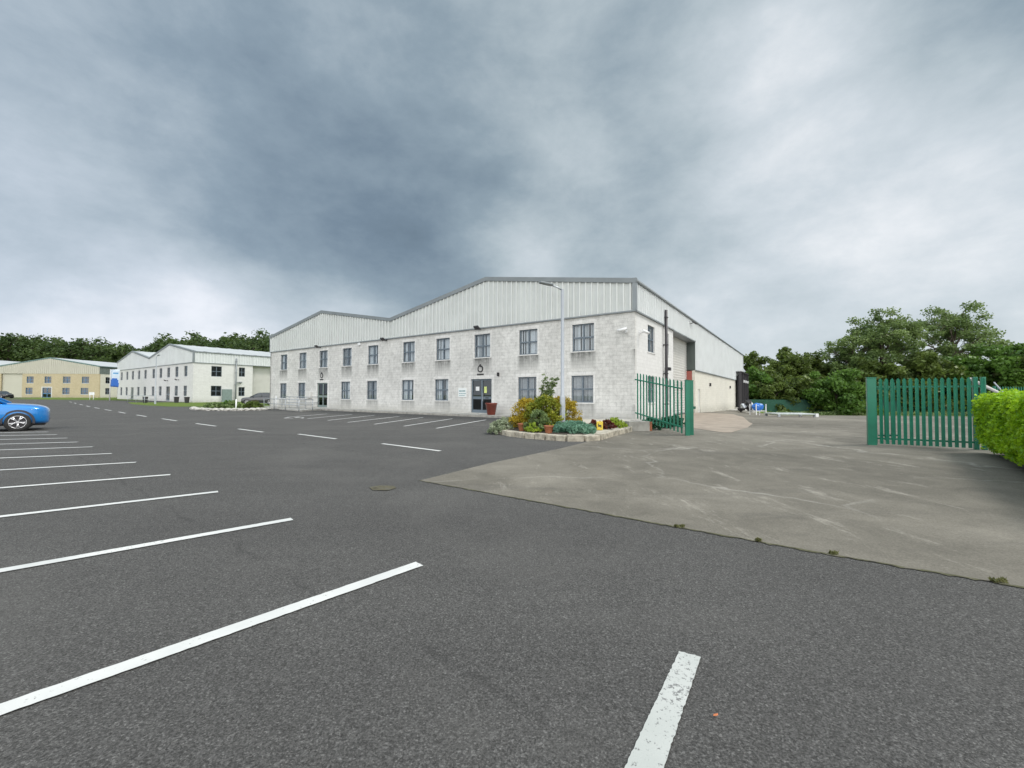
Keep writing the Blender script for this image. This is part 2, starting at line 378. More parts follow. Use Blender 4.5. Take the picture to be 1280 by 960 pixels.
def strip(a, b, w):
    ax, ay = a; bx, by = b; dx, dy = bx - ax, by - ay; l = math.hypot(dx, dy); nx, ny = -dy / l * w / 2, dx / l * w / 2
    return [(ax - nx, ay - ny), (bx - nx, by - ny), (bx + nx, by + ny), (ax + nx, ay + ny)]
bay = [((-.81, 3.71), (-2.4, 2.0)), ((-2.62, 5.01), (-4.29, 3.53)), ((-4.48, 6.39), (-6.17, 5.06)), ((-6.29, 7.71), (-8.09, 6.55)),
       ((-8.16, 9.08), (-9.94, 8.08)), ((-9.94, 10.38), (-11.77, 9.56)), ((-11.71, 11.67), (-13.41, 10.95)), ((-13.31, 12.8), (-14.98, 12.18)),
       ((-14.83, 13.92), (-16.53, 13.38)), ((-16.42, 15.06), (-17.92, 14.61)), ((-17.89, 16.09), (-19.37, 15.75))]
polys = []
for a, b in bay:
    l = math.hypot(b[0] - a[0], b[1] - a[1]); k = 4.8 / l
    q = strip(a, (a[0] + (b[0] - a[0]) * k, a[1] + (b[1] - a[1]) * k), .115); r_ = random.Random(len(polys)); n_ = 120; q2 = []
    for (p0, p1, m_) in ((q[0], q[1], n_), (q[1], q[2], 4), (q[2], q[3], n_), (q[3], q[0], 8)):
        q2 += [(p0[0] + (p1[0] - p0[0]) * t_ / m_ + r_.uniform(-.0025, .0025), p0[1] + (p1[1] - p0[1]) * t_ / m_ + r_.uniform(-.0025, .0025)) for t_ in range(m_)]
    polys.append(q2 if len(polys) < 4 else q)
drape('parking_marking', polys, .0135, M['line'])
def rag(a, b, n, j, seed):
    r_ = random.Random(seed); return [(a[0] + (b[0] - a[0]) * k / n + r_.uniform(-j, j), a[1] + (b[1] - a[1]) * k / n + r_.uniform(-j, j)) for k in range(n)]
drape('worn_parking_marking', [rag((.98, 2.465), (.19, 1.32), 70, .0025, 1) + rag((.19, 1.32), (.31, 1.25), 8, .002, 2) + rag((.31, 1.25), (1.085, 2.415), 70, .0025, 3) + rag((1.085, 2.415), (.98, 2.465), 10, .004, 4)], .0135, M['line_worn'])
dash = [((-3.94, 12.7), (-1.9, 11.1)), ((-7.99, 15.63), (-5.9, 14.01)), ((-11.69, 17.83), (-9.78, 16.4)), ((-15.9, 21.0), (-13.71, 19.32)), ((-20.9, 24.9), (-18.49, 23.0)),
        ((-26.3, 29.2), (-23.85, 27.2)), ((-32, 33.9), (-29.4, 31.7)), ((-38, 38.9), (-35.2, 36.6)), ((-44.2, 44.1), (-41.3, 41.7)), ((-50.5, 49.4), (-47.4, 46.8)), ((-57.0, 54.9), (-53.9, 52.3)), ((-64, 60.9), (-60.8, 58.1)), ((-71, 66.8), (-67.6, 64))]
drape('road_marking', [strip(a, b, .12) for a, b in dash], .0135, M['line'])
fb = [((-1.56, 25.11), (-3.36, 18.6)), ((-3.73, 26.2), (-5.12, 19.8)), ((-5.86, 27.5), (-6.92, 21.0)), ((-7.75, 28.67), (-8.78, 22.3)), ((-9.9, 30.0), (-10.56, 23.9)), ((-12.0, 31.3), (-12.55, 25.6)), ((-14.2, 32.0), (-14.6, 27.0))]
pl = [strip(a, b, .12) for a, b in fb]
for (x, y) in ((-13.9, 26.6),):   # worn access symbol in the end bay
    pl += [strip((x - .1, y + .9), (x, y + .1), .14), strip((x, y + .1), (x + .6, y), .14), strip((x + .6, y), (x + .8, y - .6), .14), strip((x - .45, y + .3), (x - .35, y - .5), .12), strip((x - .35, y - .5), (x + .3, y - .7), .12)]
drape('bay_marking', pl, .0135, M['line'])
# verges
drape('grass_strip', [[(-51.5, 56.4), (-46.5, 52.5), (-40.0, 48.4), (-36.5, 48.5), (-37, 53), (-50.2, 65.6), (-60, 65)]], .016, M['grass'])
drape('grass_verge', [[(-103, 84), (-84, 80), (-70, 76), (-66, 80), (-80, 90), (-103, 103.5), (-116, 104)]], .016, M['grass'])
drape('yard_verge', [[(31.5, 57.5), (38, 62.5), (66, 62), (90, 62), (90, 70), (34, 70)]], .016, M['grass'])
# buff concrete ramp in front of the loading door
def bl(s, q):   # building-local -> world   s along side wall, q toward building
    return (CO[0] + D2[0] * s + D1[0] * q, CO[1] + D2[1] * s + D1[1] * q)
drape('loading_ramp', [[(8.3, 19.6), (8.62, 16.95), (8.95, 17.0), (11.2, 19.8), (13.0, 22.5), (13.6, 23.9), (17.2, 31.0), (20.5, 38.5), bl(16.6, -.03), bl(8.4, -.03), bl(4, -.9)]], .018, M['buff'])

# ------------------------------------------------------------------ facade toolkit
class Face:
    """vertical facade in a thing's local space: a along it, z up, d outward"""
    def __init__(s, o, u, n): s.o = Vector(o); s.u = Vector(u); s.n = Vector(n)
    def p(s, a, z, d=0.0): return s.o + s.u * a + Vector((0, 0, z)) + s.n * d
    def box(s, bm, a0, a1, z0, z1, d0, d1, mi=0):
        P = s.p; hexa(bm, [P(a0, z0, d0), P(a1, z0, d0), P(a1, z0, d1), P(a0, z0, d1), P(a0, z1, d0), P(a1, z1, d0), P(a1, z1, d1), P(a0, z1, d1)], mi)
    def wall(s, bm, a0, a1, z0, z1, holes, th=.25):
        A = sorted({a0, a1} | {h[0] for h in holes} | {h[1] for h in holes}); Zs = sorted({z0, z1} | {h[2] for h in holes} | {h[3] for h in holes})
        A = [a for a in A if a0 <= a <= a1]; Zs = [z for z in Zs if z0 <= z <= z1]
        for x0, x1 in zip(A, A[1:]):
            for y0, y1 in zip(Zs, Zs[1:]):
                cx_, cy_ = (x0 + x1) / 2, (y0 + y1) / 2
                if any(h[0] < cx_ < h[1] and h[2] < cy_ < h[3] for h in holes): continue
                quad(bm, s.p(x0, y0), s.p(x1, y0), s.p(x1, y1), s.p(x0, y1))
                quad(bm, s.p(x0, y0, -th), s.p(x0, y1, -th), s.p(x1, y1, -th), s.p(x1, y0, -th))
        for h in holes:
            b0, b1, c0, c1 = max(h[0], a0), min(h[1], a1), max(h[2], z0), min(h[3], z1)
            quad(bm, s.p(b0, c0), s.p(b0, c1), s.p(b0, c1, -th), s.p(b0, c0, -th))
            quad(bm, s.p(b1, c0), s.p(b1, c0, -th), s.p(b1, c1, -th), s.p(b1, c1))
            quad(bm, s.p(b0, c1), s.p(b1, c1), s.p(b1, c1, -th), s.p(b0, c1, -th))
            quad(bm, s.p(b0, c0), s.p(b0, c0, -th), s.p(b1, c0, -th), s.p(b1, c0))
        quad(bm, s.p(a0, z1), s.p(a1, z1), s.p(a1, z1, -th), s.p(a0, z1, -th))
        quad(bm, s.p(a0, z0), s.p(a0, z0, -th), s.p(a0, z1, -th), s.p(a0, z1)); quad(bm, s.p(a1, z0), s.p(a1, z1), s.p(a1, z1, -th), s.p(a1, z0, -th))
    def cladding(s, bm, a0, a1, z0, ztop, pitch=.4, depth=.075, d=.03):
        """ribbed sheet; ztop is a function of a"""
        pts = []; a = a0
        while a < a1 - 1e-6:
            for f, dd in ((0, 0), (.42, 0), (.47, depth), (.68, depth), (.73, 0)):
                x = a + f * pitch
                if x < a1: pts.append((x, dd))
            a += pitch
        pts.append((a1, 0))
        for k in (10.76, 21.52, 32.29): pass
        for (x0, e0), (x1, e1) in zip(pts, pts[1:]):
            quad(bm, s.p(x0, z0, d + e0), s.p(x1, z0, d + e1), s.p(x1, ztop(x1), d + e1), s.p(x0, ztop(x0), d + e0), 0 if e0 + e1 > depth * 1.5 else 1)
        quad(bm, s.p(a0, z0, d), s.p(a1, z0, d), s.p(a1, z0, -.2), s.p(a0, z0, -.2))

rng = random.Random(5)
def window(F, a0, a1, z0, z1, parent, fm, glass, blind=None, simple=False, transom=.5, sill=True, surround=True, open_=0.0):
    bm = BM(); w = .07; d0, d1 = -.17, -.10
    F.box(bm, a0, a0 + w, z0, z1, d0, d1); F.box(bm, a1 - w, a1, z0, z1, d0, d1)
    F.box(bm, a0 + w, a1 - w, z0, z0 + w, d0, d1); F.box(bm, a0 + w, a1 - w, z1 - w, z1, d0, d1)
    am = (a0 + a1) / 2; zt = z0 + (z1 - z0) * transom
    F.box(bm, am - .045, am + .045, z0 + w, z1 - w, d0, d1); 
    F.box(bm, a0 + w, am - .045, zt - .045, zt + .045, d0, d1 + .004); F.box(bm, am + .045, a1 - w, zt - .045, zt + .045, d0, d1 + .004)
    fr = obj('window', bm, fm, parent)
    bm = BM(); quad(bm, F.p(a0 + .03, z0 + .03, -.14), F.p(a1 - .03, z0 + .03, -.14), F.p(a1 - .03, z1 - .03, -.14), F.p(a0 + .03, z1 - .03, -.14))
    obj('pane', bm, glass, fr)
    if blind is not None:
        bm = BM(); x = a0 + .02; n = 0
        while x < a1 - .05:
            ww = .10
            if rng.random() > (.10 if n % 7 else .35):
                k = rng.uniform(-.03, .03)
                quad(bm, F.p(x, z0 + .05, -.24 + k), F.p(min(x + ww * .93, a1), z0 + .05, -.24 - k), F.p(min(x + ww * .93, a1), z1, -.24 - k), F.p(x, z1, -.24 + k))
            x += ww; n += 1
        obj('blind', bm, blind, fr)
    if sill:
        bm = BM(); F.box(bm, a0 - .06, a1 + .06, z0 - .07, z0 - .004, -.09, .035); obj('sill', bm, M['surround'] if not simple else M['white'], fr)
    if surround:
        bm = BM(); F.box(bm, a0 - .16, a1 + .16, z1 + .002, z1 + .215, -.02, .006)
        F.box(bm, a0 - .12, a0 - .002, z0 + .0, z1 + .0, -.02, .006); F.box(bm, a1 + .002, a1 + .12, z0 + .0, z1 + .0, -.02, .006)
        obj('surround', bm, M['surround'], fr)
    return fr

def door(F, a0, a1, z0, z1, parent, fm, glass, papers=False, name='entrance_door'):
    bm = BM(); w = .10; d0, d1 = -.18, -.10; am = (a0 + a1) / 2
    F.box(bm, a0, a0 + w, z0, z1, d0, d1); F.box(bm, a1 - w, a1, z0, z1, d0, d1); F.box(bm, a0 + w, a1 - w, z1 - w, z1, d0, d1)
    F.box(bm, am - .06, am + .06, z0, z1 - w, d0, d1); 
    for x0, x1 in ((a0 + w, am - .06), (am + .06, a1 - w)):
        F.box(bm, x0, x1, z0, z0 + .22, d0 + .01, d1 - .01); F.box(bm, x0, x1, z0 + 1.0, z0 + 1.2, d0 + .01, d1 - .01)
    fr = obj(name, bm, fm, parent)
    bm = BM(); quad(bm, F.p(a0 + .05, z0 + .1, -.15), F.p(a1 - .05, z0 + .1, -.15), F.p(a1 - .05, z1 - .05, -.15), F.p(a0 + .05, z1 - .05, -.15)); obj('pane', bm, glass, fr)
    bm = BM(); F.box(bm, am - .13, am - .10, z0 + .85, z0 + 1.45, -.09, -.05); obj('handle', bm, M['galv'], fr)
    bm = BM(); F.box(bm, a0 - .22, a1 + .22, z1 + .002, z1 + .24, -.02, .007); F.box(bm, a0 - .22, a0 - .002, z0, z1, -.02, .006); F.box(bm, a1 + .002, a1 + .22, z0, z1, -.02, .006); obj('surround', bm, M['surround'], fr)
    if papers:
        bm = BM(); F.box(bm, am + .28, am + .62, z0 + 1.62, z0 + 1.92, -.146, -.142); obj('notice', bm, M['white'], fr)
        bm = BM(); F.box(bm, am - .42, am - .18, z0 + 1.45, z0 + 1.92, -.146, -.142); obj('notice', bm, plain('pale_lime_paper', (.62, .70, .25), .7), fr)
        bm = BM(); F.box(bm, am - .62, am - .32, z0 + 1.06, z0 + 1.13, -.108, -.10); obj('letter_box', bm, M['black'], fr)
    return fr

def floodlight(F, a, z, parent):
    bm = BM(); F.box(bm, a - .03, a + .03, z - .03, z + .03, .03, .28); F.box(bm, a - .10, a + .10, z - .06, z + .06, .02, .06)
    c = F.p(a, z + .02, .42)
    m = Matrix.Rotation(R(35), 4, F.u)
    pts = []
    for dz in (-.05, .05):
        for du, dn in ((-.2, -.16), (.2, -.16), (.2, .16), (-.2, .16)):
            q = m @ (F.u * du + F.n * dn + Vector((0, 0, dz))); pts.append(c + q)
    hexa(bm, pts); return obj('floodlight', bm, M['steel_d'], parent)
def cctv(F, a, z, parent, du=1):
    bm = BM(); F.box(bm, a - .06, a + .06, z - .08, z + .08, .0, .05); tube(bm, [F.p(a, z, .04), F.p(a, z + .02, .25)], .03)
    c = F.p(a, z + .1, .28); v = (F.u * du * .8 + F.n * .4 + Vector((0, 0, -.2))).normalized()
    tube(bm, [c - v * .12, c + v * .42], .085, 10); return obj('security_camera', bm, M['white'], parent)

def gable(a):     # double-pitch roof height over the front facade
    for x0, h0, x1, h1 in ((0, 8.12, 10.9, 9.95), (10.9, 9.95, 21.55, 8.05), (21.55, 8.05, 32.3, 9.95), (32.3, 9.95, 43.05, 8.12)):
        if a <= x1 + 1e-6: return h0 + (h1 - h0) * (a - x0) / (x1 - x0)
    return 8.12

UPC = [3.26, 7.31, 11.3, 15.27, 19.22, 24.0, 27.97, 32.0, 35.95, 39.95]
LWC = [3.32, 7.38, None, 15.38, 19.33, 24.12, 28.15, None, 36.1, 40.0]
DRS = [(10.4, 12.35), (31.2, 33.1)]

def warehouse(label, loc, mats, white=False):
    T = thing('warehouse', label, 'warehouse', loc, math.atan2(.82, .572))
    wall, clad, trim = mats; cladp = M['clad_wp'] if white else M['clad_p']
    L, S = 43.05, 53.0
    Ff = Face((0, 0, 0), (0, 1, 0), (-1, 0, 0)); Fs = Face((0, 0, 0), (1, 0, 0), (0, -1, 0))
    hw = .74
    holes = [(c - hw, c + hw, 4.26, 5.96) for c in UPC] + [(c - hw, c + hw, 1.06, 2.74) for c in LWC if c] + [(a, b, .2, 2.68) for a, b in DRS]
    # front wall: block base with openings
    bm = BM(); Ff.wall(bm, 0, L, -1.0, 6.42, holes); obj('front_wall', bm, wall, T)
    # side wall : tall part, then dwarf wall beyond loading door
    sh = [(2.45, 3.95, 4.26, 5.96), (2.45, 3.95, 1.06, 2.74), (6.5, 7.45, 4.4, 5.96), (6.5, 7.45, 1.06, 2.6)]
    bm = BM(); Fs.wall(bm, .251, 8.67, -1.0, 6.42, sh); obj('side_wall', bm, wall if white else M['block_white'], T)
    bm = BM(); Fs.wall(bm, 16.4, S, -2.2, 3.8, [(17.75, 18.65, -.4, 2.1)]); obj('dwarf_wall', bm, wall if white else M['block_cream'], T)
    # far walls
    Fb = Face((S, 0, 0), (0, 1, 0), (1, 0, 0)); Fl = Face((0, L, 0), (1, 0, 0), (0, 1, 0))
    bm = BM(); Fb.wall(bm, 0, L, -2, 8.0, []); Fl.wall(bm, 0, S, -1, 8.1, []); obj('rear_wall', bm, wall, T)
    # cladding
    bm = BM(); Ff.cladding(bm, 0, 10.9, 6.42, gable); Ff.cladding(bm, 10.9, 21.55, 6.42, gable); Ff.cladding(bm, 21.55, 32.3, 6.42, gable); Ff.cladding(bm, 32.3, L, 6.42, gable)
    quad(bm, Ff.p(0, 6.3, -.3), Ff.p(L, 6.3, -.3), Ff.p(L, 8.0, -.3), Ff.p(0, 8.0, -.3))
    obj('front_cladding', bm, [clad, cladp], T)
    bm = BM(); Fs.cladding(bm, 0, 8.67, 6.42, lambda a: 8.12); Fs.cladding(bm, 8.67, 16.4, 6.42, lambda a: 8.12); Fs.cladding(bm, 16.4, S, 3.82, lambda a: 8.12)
    obj('side_cladding', bm, [M['clad_w'], M['clad_wp']], T)  # grey warehouse: side lighter than its front, sunlight put into the colour
    # trims
    bm = BM()
    for x0, x1 in ((-.12, 10.9), (10.9, 21.55), (21.55, 32.3), (32.3, L + .12)):
        g0, g1 = gable(max(0, x0)), gable(min(L, x1))
        P = Ff.p; hexa(bm, [P(x0, g0 - .14, .14), P(x1, g1 - .14, .14), P(x1, g1 - .14, -.25), P(x0, g0 - .14, -.25), P(x0, g0 + .14, .17), P(x1, g1 + .14, .17), P(x1, g1 + .14, -.25), P(x0, g0 + .14, -.25)])
    obj('verge_flashing', bm, trim, T)
    bm = BM(); Ff.box(bm, -.09, L + .05, 6.36, 6.44, -.01, .12); Fs.box(bm, -.01, 8.67, 6.36, 6.44, .0, .12); Fs.box(bm, 16.4, S, 3.76, 3.84, .0, .12); Fs.box(bm, 8.67, 16.4, 6.35, 6.44, -.7, .08)
    obj('drip_flashing', bm, trim, T)
    bm = BM(); box(bm, -.13, .1, -.13, .1, 6.442, 8.3); obj('corner_flashing', bm, trim, T); bm = BM(); Fs.box(bm, S - .1, S + .06, -.5, 8.1, -.05, .09); obj('corner_flashing', bm, trim, T); bm = BM(); Ff.box(bm, L - .06, L + .09, 6.442, 8.2, -.05, .09); obj('corner_flashing', bm, trim, T)
    bm = BM(); tube(bm, [(-.1, -.12, 8.12), (S + .1, -.12, 8.12)], .085, 8); Fs.box(bm, -.12, S + .1, 8.1, 8.22, .0, .16); obj('gutter', bm, trim, T)
    # roof
    bm = BM()
    for x0, x1 in ((0, 10.9), (10.9, 21.55), (21.55, 32.3), (32.3, L)):
        n = 28
        for k in range(n):
            for f0, f1, e0, e1 in ((0, .6, 0, 0), (.6, .7, 0, .04), (.7, .9, .04, .04), (.9, 1, .04, 0)):
                s0, s1 = S * (k + f0) / n, S * (k + f1) / n
                quad(bm, (s0, x0, gable(x0) + .1 + e0), (s1, x0, gable(x0) + .1 + e1), (s1, x1, gable(x1) + .1 + e1), (s0, x1, gable(x1) + .1 + e0))
    obj('roof', bm, M['roof'], T)
    # loading recess
    bm = BM(); z = -.05
    for k in range(30):
        z1 = z + 6.42 / 30
        quad(bm, Fs.p(8.67, z, -.74), Fs.p(16.4, z, -.74), Fs.p(16.4, z1 - .03, -.70), Fs.p(8.67, z1 - .03, -.70)); quad(bm, Fs.p(8.67, z1 - .03, -.70), Fs.p(16.4, z1 - .03, -.70), Fs.p(16.4, z1, -.74), Fs.p(8.67, z1, -.74)); z = z1
    obj('roller_door', bm, M['offwhite'], T)
    bm = BM(); Fs.box(bm, 16.38, 16.40, 3.84, 6.42, -.76, .02); Fs.box(bm, 16.38, 16.405, 3.84, 6.42, -.76, .03)
    obj('recess_lining', bm, M['jamb'], T)
    bm = BM(); quad(bm, Fs.p(16.385, 1.0, -.74), Fs.p(16.385, 1.0, -.26), Fs.p(16.385, 3.76, -.26), Fs.p(16.385, 3.76, -.74)); quad(bm, Fs.p(16.385, -.5, -.74), Fs.p(16.385, -.5, -.26), Fs.p(16.385, 1.0, -.26), Fs.p(16.385, 1.0, -.74))
    obj('door_guide', bm, M['redp'] if not white else M['jamb'], T)
    bm = BM(); Fs.box(bm, 8.67, 16.4, 6.36, 6.39, -.76, -.02); obj('recess_soffit', bm, M['jamb'], T)
    # interior dark box
    bm = BM(); quad(bm, (1.2, .3, -.5), (1.2, L - .3, -.5), (1.2, L - .3, 7.5), (1.2, .3, 7.5)); quad(bm, (.3, 1.2, -.5), (9, 1.2, -.5), (9, 1.2, 7.5), (.3, 1.2, 7.5)); 
    obj('partition', bm, M['dark'], T)
    # windows
    fm = M['frame']; gl = M['glass_dark'] if white else M['glass']
    for c in UPC: window(Ff, c - hw, c + hw, 4.26, 5.96, T, fm, gl, None if white else M['blind'], white, transom=.5, surround=not white)
    for i, c in enumerate(LWC):
        if c: window(Ff, c - hw, c + hw, 1.06, 2.74, T, fm, gl, None if white else (M['blind'] if i in (3, 4, 6) else M['blind_d']), white, transom=.5, surround=not white)
    for h in sh: window(Fs, *h, T, fm, gl, None if white else M['blind_d'], white, surround=False, sill=not white)
    door(Ff, *DRS[0], .2, 2.68, T, M['frame'], M['glass_dark'], papers=not white)
    door(Ff, *DRS[1], .2, 2.68, T, M['frame_g'], M['glass_dark'])
    # side door
    bm = BM(); Fs.box(bm, 17.8, 18.6, -.38, 2.05, -.12, -.06); obj('personnel_door', bm, M['offwhite'], T)
    # flue pipe with bracket
    bm = BM(); tube(bm, [Fs.p(6.0, -.1, .2), Fs.p(6.0, 7.45, .2)], .1, 12); Fs.box(bm, 5.95, 6.9, 3.35, 3.43, .1, .2); Fs.box(bm, 6.5, 6.9, 3.28, 3.5, .02, .3)
    for z in (.9, 3.0, 5.0, 6.9): Fs.box(bm, 5.87, 6.13, z, z + .06, .0, .32)
    obj('flue_pipe', bm, M['steel_d'] if not white else M['trim'], T)
    # lights and cameras
    if not white:
        for a, z in ((32.56, 6.35), (22.12, 6.32), (11.48, 6.38)): floodlight(Ff, a, z, T)
        floodlight(Fs, 14.12, 7.7, T)
        cctv(Ff, .5, 5.25, T, 1); cctv(Fs, .75, 5.2, T, 1); 
        bm = BM(); Ff.box(bm, 25.8, 26.15, 6.08, 6.33, 0, .14); bevel(obj('alarm_box', bm, M['white'], T), .03)
        for a in (23.47, 37.96, 12.6):
            bm = BM(); Fs.box(bm, a - .1, a + .1, 2.5, 2.85, 0, .16); bevel(obj('wall_light', bm, M['black'], T), .03)
        bm = BM(); Ff.box(bm, 9.72, 9.84, 2.85, 3.1, 0, .14); obj('wall_light', bm, M['black'], T)
        for c in (11.44, 32.26):   # round swirl emblem with a leaf and a bar of small lettering below
            bm = BM(); n = 26; z = 3.42
            for k in range(n):
                t0, t1 = 2 * math.pi * k / n + 1.9, 2 * math.pi * (k + 1) / n + 1.9
                w0, w1 = .05 + .07 * k / n, .05 + .07 * (k + 1) / n
                P = Ff.p
                def q(t, r, d): return P(c - r * math.cos(t), z + r * math.sin(t), d)
                hexa(bm, [q(t0, .26 - w0, .0), q(t1, .26 - w1, .0), q(t1, .26, .0), q(t0, .26, .0), q(t0, .26 - w0, .03), q(t1, .26 - w1, .03), q(t1, .26, .03), q(t0, .26, .03)])
            em = obj('emblem', bm, M['black'], T); bm = BM()
            P = Ff.p; hexa(bm, [P(c + .12, z + .22, 0), P(c - .05, z + .26, 0), P(c - .06, z + .35, 0), P(c + .07, z + .33, 0), P(c + .12, z + .22, .03), P(c - .05, z + .26, .03), P(c - .06, z + .35, .03), P(c + .07, z + .33, .03)])
            obj('leaf_mark', bm, M['black'], em); bm = BM(); x = c + .31
            for w in (.09, .07, .10, .06, .09, .08):
                Ff.box(bm, x - w, x, z - .47, z - .35, 0, .02); x -= w + .025
            obj('lettering', bm, M['black'], em)
        # white name board beside the entrance
        bm = BM(); Ff.box(bm, 12.78, 13.58, 1.35, 2.02, 0, .03); b = obj('sign_board', bm, M['signw'], T, label='small white name board beside the entrance door')
        for zz, xs in ((1.76, (.08, .12, .09, .11, .1)), (1.58, (.1, .06, .12, .08, .1, .07)), (1.44, (.05, .06, .05, .07, .05, .06, .05))):
            x = 13.50; bm = BM()
            for w in xs: Ff.box(bm, x - w, x, zz, zz + (.09 if zz > 1.7 else .055), .031, .034); x -= w + .03
            obj('lettering', bm, M['teal_ink'], b)
        bm = BM(); Ff.box(bm, 34.0, 34.75, 1.1, 1.75, 0, .22); bevel(obj('meter_box', bm, M['offwhite'], T), .03)
        # dark loading canopy at far end
        return T, Ff, Fs
    bm = BM(); Fs.box(bm, 4.0, 5.4, 0, 2.2, 0, .35); obj('utility_cabinet', bm, plain('sage_green_cabinet', (.20, .26, .25), .6), T)
    floodlight(Ff, 11.48, 3.7, T); floodlight(Ff, 6.2, 3.75, T)
    return T, Ff, Fs

MAIN, FF, FS = warehouse('large twin gabled grey block warehouse with pale ribbed cladding and red-brown pot by its entrance', (CO[0], CO[1], 0), (M['block'], M['clad'], M['trim']))
warehouse('white painted twin gabled warehouse beyond the island bed, between the cream and the grey warehouses', (-50.4, 65.7, .1), (M['block_white'], M['clad_w'], M['trim']), True)

# dark steel dock enclosure on the far end of the side wall
DK = thing('dock_enclosure', 'black steel framed enclosure with upright louvres at the far end of the grey warehouse', 'enclosure', (*bl(43.6, 0), 0), math.atan2(.82, .572))
Fd = Face((0, -.1, 0), (1, 0, 0), (0, -1, 0))
bm = BM()
bm.free()
for a in (0, 2.4, 4.8, 7.2, 9.4): bm = BM(); Fd.box(bm, a, a + .3, -1.2, 4.9, .4, .7); obj('post', bm, M['steel_d'], DK)
bm = BM()
for k in range(46): Fd.box(bm, .3 + k * .2, .36 + k * .2, -.6, 4.6, .22, .38)
obj('louvre_panel', bm, M['steel_d'], DK)
bm = BM(); Fd.box(bm, -.05, 9.75, 4.9, 5.05, -.0, .75); obj('roof', bm, M['steel_d'], DK)
bm = BM(); Fd.box(bm, .3, 9.4, -1.2, 4.5, .1, .14); obj('backing', bm, M['dark'], DK)
for a in (2.4, 4.8, 7.2): bm = BM(); Fd.box(bm, a + .05, a + .25, 3.5, 3.85, .701, .9); obj('lamp', bm, M['white'], DK)
PLN = thing('concrete_plinth', 'pale broken concrete plinth at the foot of the far side wall', 'plinth', (*bl(37, 0), 0), math.atan2(.82, .572))
Fp = Face((0, -.02, 0), (1, 0, 0), (0, -1, 0))
bm = BM(); Fp.box(bm, 0, 17, -1.6, -.28, .0, 2.2); Fp.box(bm, 6, 17, -1.6, -.1, .0, 1.4); bevel(obj('step', bm, M['conc'], PLN), .05)

# front pavement and kerb (pavement 1.3 m wide along the facade)
Fk = Face((0, 0, 0), (0, 1, 0), (-1, 0, 0))
def worldface(bm):
    m = Matrix.Translation((CO[0], CO[1], 0)) @ Matrix.Rotation(math.atan2(.82, .572), 4, 'Z'); bmesh.ops.transform(bm, matrix=m, verts=bm.verts[:]); return bm
bm = BM(); Fk.box(bm, -.05, 43, -.5, .145, .003, 1.55); obj('pavement', worldface(bm), M['conc'])['kind'] = 'structure'
bm = BM()
for k in range(47): Fk.box(bm, .0 + k * .915, .905 + k * .915, -.5, .15, 1.553, 1.68)
bevel(obj('kerb', worldface(bm), M['kerb']), .015)['kind'] = 'structure'

# ------------------------------------------------------------------ cream building, far left
CR = thing('cream_warehouse', 'low cream brick warehouse with beige gable and blue door at the far left', 'warehouse', (-104.2, 105, .35), R(0))
Fc = Face((0, 0, 0), (-1, 0, 0), (0, -1, 0)); Fcs = Face((0, 0, 0), (0, 1, 0), (1, 0, 0))
def gy(a): 
    a = a % 25.2
    return 8.0 + (10.1 - 8.0) * (a / 12.6 if a < 12.6 else (25.2 - a) / 12.6)
PX = 105 / 520.
up = [(102, 111), (78.5, 87.8), (55.3, 63.8), (33, 41.7)]
hl = [((124 - b) * PX, (124 - a) * PX, 3.75, 5.4) for a, b in up] + [((124 - b) * PX, (124 - a) * PX, .95, 2.55) for a, b in ((101, 110.5), (78, 87.2), (32, 40.8))]
dr = ((124 - 64.2) * PX, (124 - 53) * PX, 0, 2.6); rd = ((124 - 27.5) * PX, (124 - 1) * PX, 0, 6.1)
hl2 = [(28.0 + k * 4.2, 29.7 + k * 4.2, 3.75, 5.4) for k in range(4)]
bm = BM(); Fc.wall(bm, 0, 50.4, -1, 6.1, hl + [dr, rd] + hl2); obj('front_wall', bm, M['brick_yellow'], CR)
sw = [(a, a + 1.4, z, z + 1.6) for a in (1.6, 5.4, 9.2, 13) for z in (.95, 3.75)]
bm = BM(); Fcs.wall(bm, .26, 38, -1, 6.1, sw); obj('side_wall', bm, M['block_cream'], CR)
bm = BM(); Fc.cladding(bm, 0, 12.6, 6.1, gy, .5); Fc.cladding(bm, 12.6, 25.2, 6.1, gy, .5); Fc.cladding(bm, 25.2, 50.4, 6.1, gy, .5); quad(bm, Fc.p(0, 6.1, -.2), Fc.p(50.4, 6.1, -.2), Fc.p(50.4, 8, -.2), Fc.p(0, 8, -.2)); obj('front_cladding', bm, [M['clad_y']] * 2, CR)
bm = BM(); Fcs.cladding(bm, 0, 38, 6.1, lambda a: 8.0, .5); obj('side_cladding', bm, [M['jamb']] * 2, CR)
bm = BM()
for k in range(4):
    x0, x1 = k * 12.6, (k + 1) * 12.6; g0, g1 = (8.0, 10.1) if k % 2 == 0 else (10.1, 8.0)
    quad(bm, (-x0, -.1, g0 + .12), (-x1, -.1, g1 + .12), (-x1, 38, g1 + .12), (-x0, 38, g0 + .12))
    quad(bm, (-x0, -.1, g0 + .06), (-x0, 38, g0 + .06), (-x1, 38, g1 + .06), (-x1, -.1, g1 + .06))
obj('roof', bm, M['roof'], CR)
bm = BM()
for k in range(4):
    x0, x1 = k * 12.6, (k + 1) * 12.6; g0, g1 = (8.0, 10.1) if k % 2 == 0 else (10.1, 8.0); P = Fc.p
    hexa(bm, [P(x0, g0 - .15, .1), P(x1, g1 - .15, .1), P(x1, g1 - .15, -.08), P(x0, g0 - .15, -.08), P(x0, g0 + .16, .14), P(x1, g1 + .16, .14), P(x1, g1 + .16, -.08), P(x0, g0 + .16, -.08)])
obj('verge_flashing', bm, M['trim_y'], CR)
bm = BM(); Fcs.box(bm, -.1, 38, 7.9, 8.05, .06, .3); obj('gutter', bm, M['trim_y'], CR)
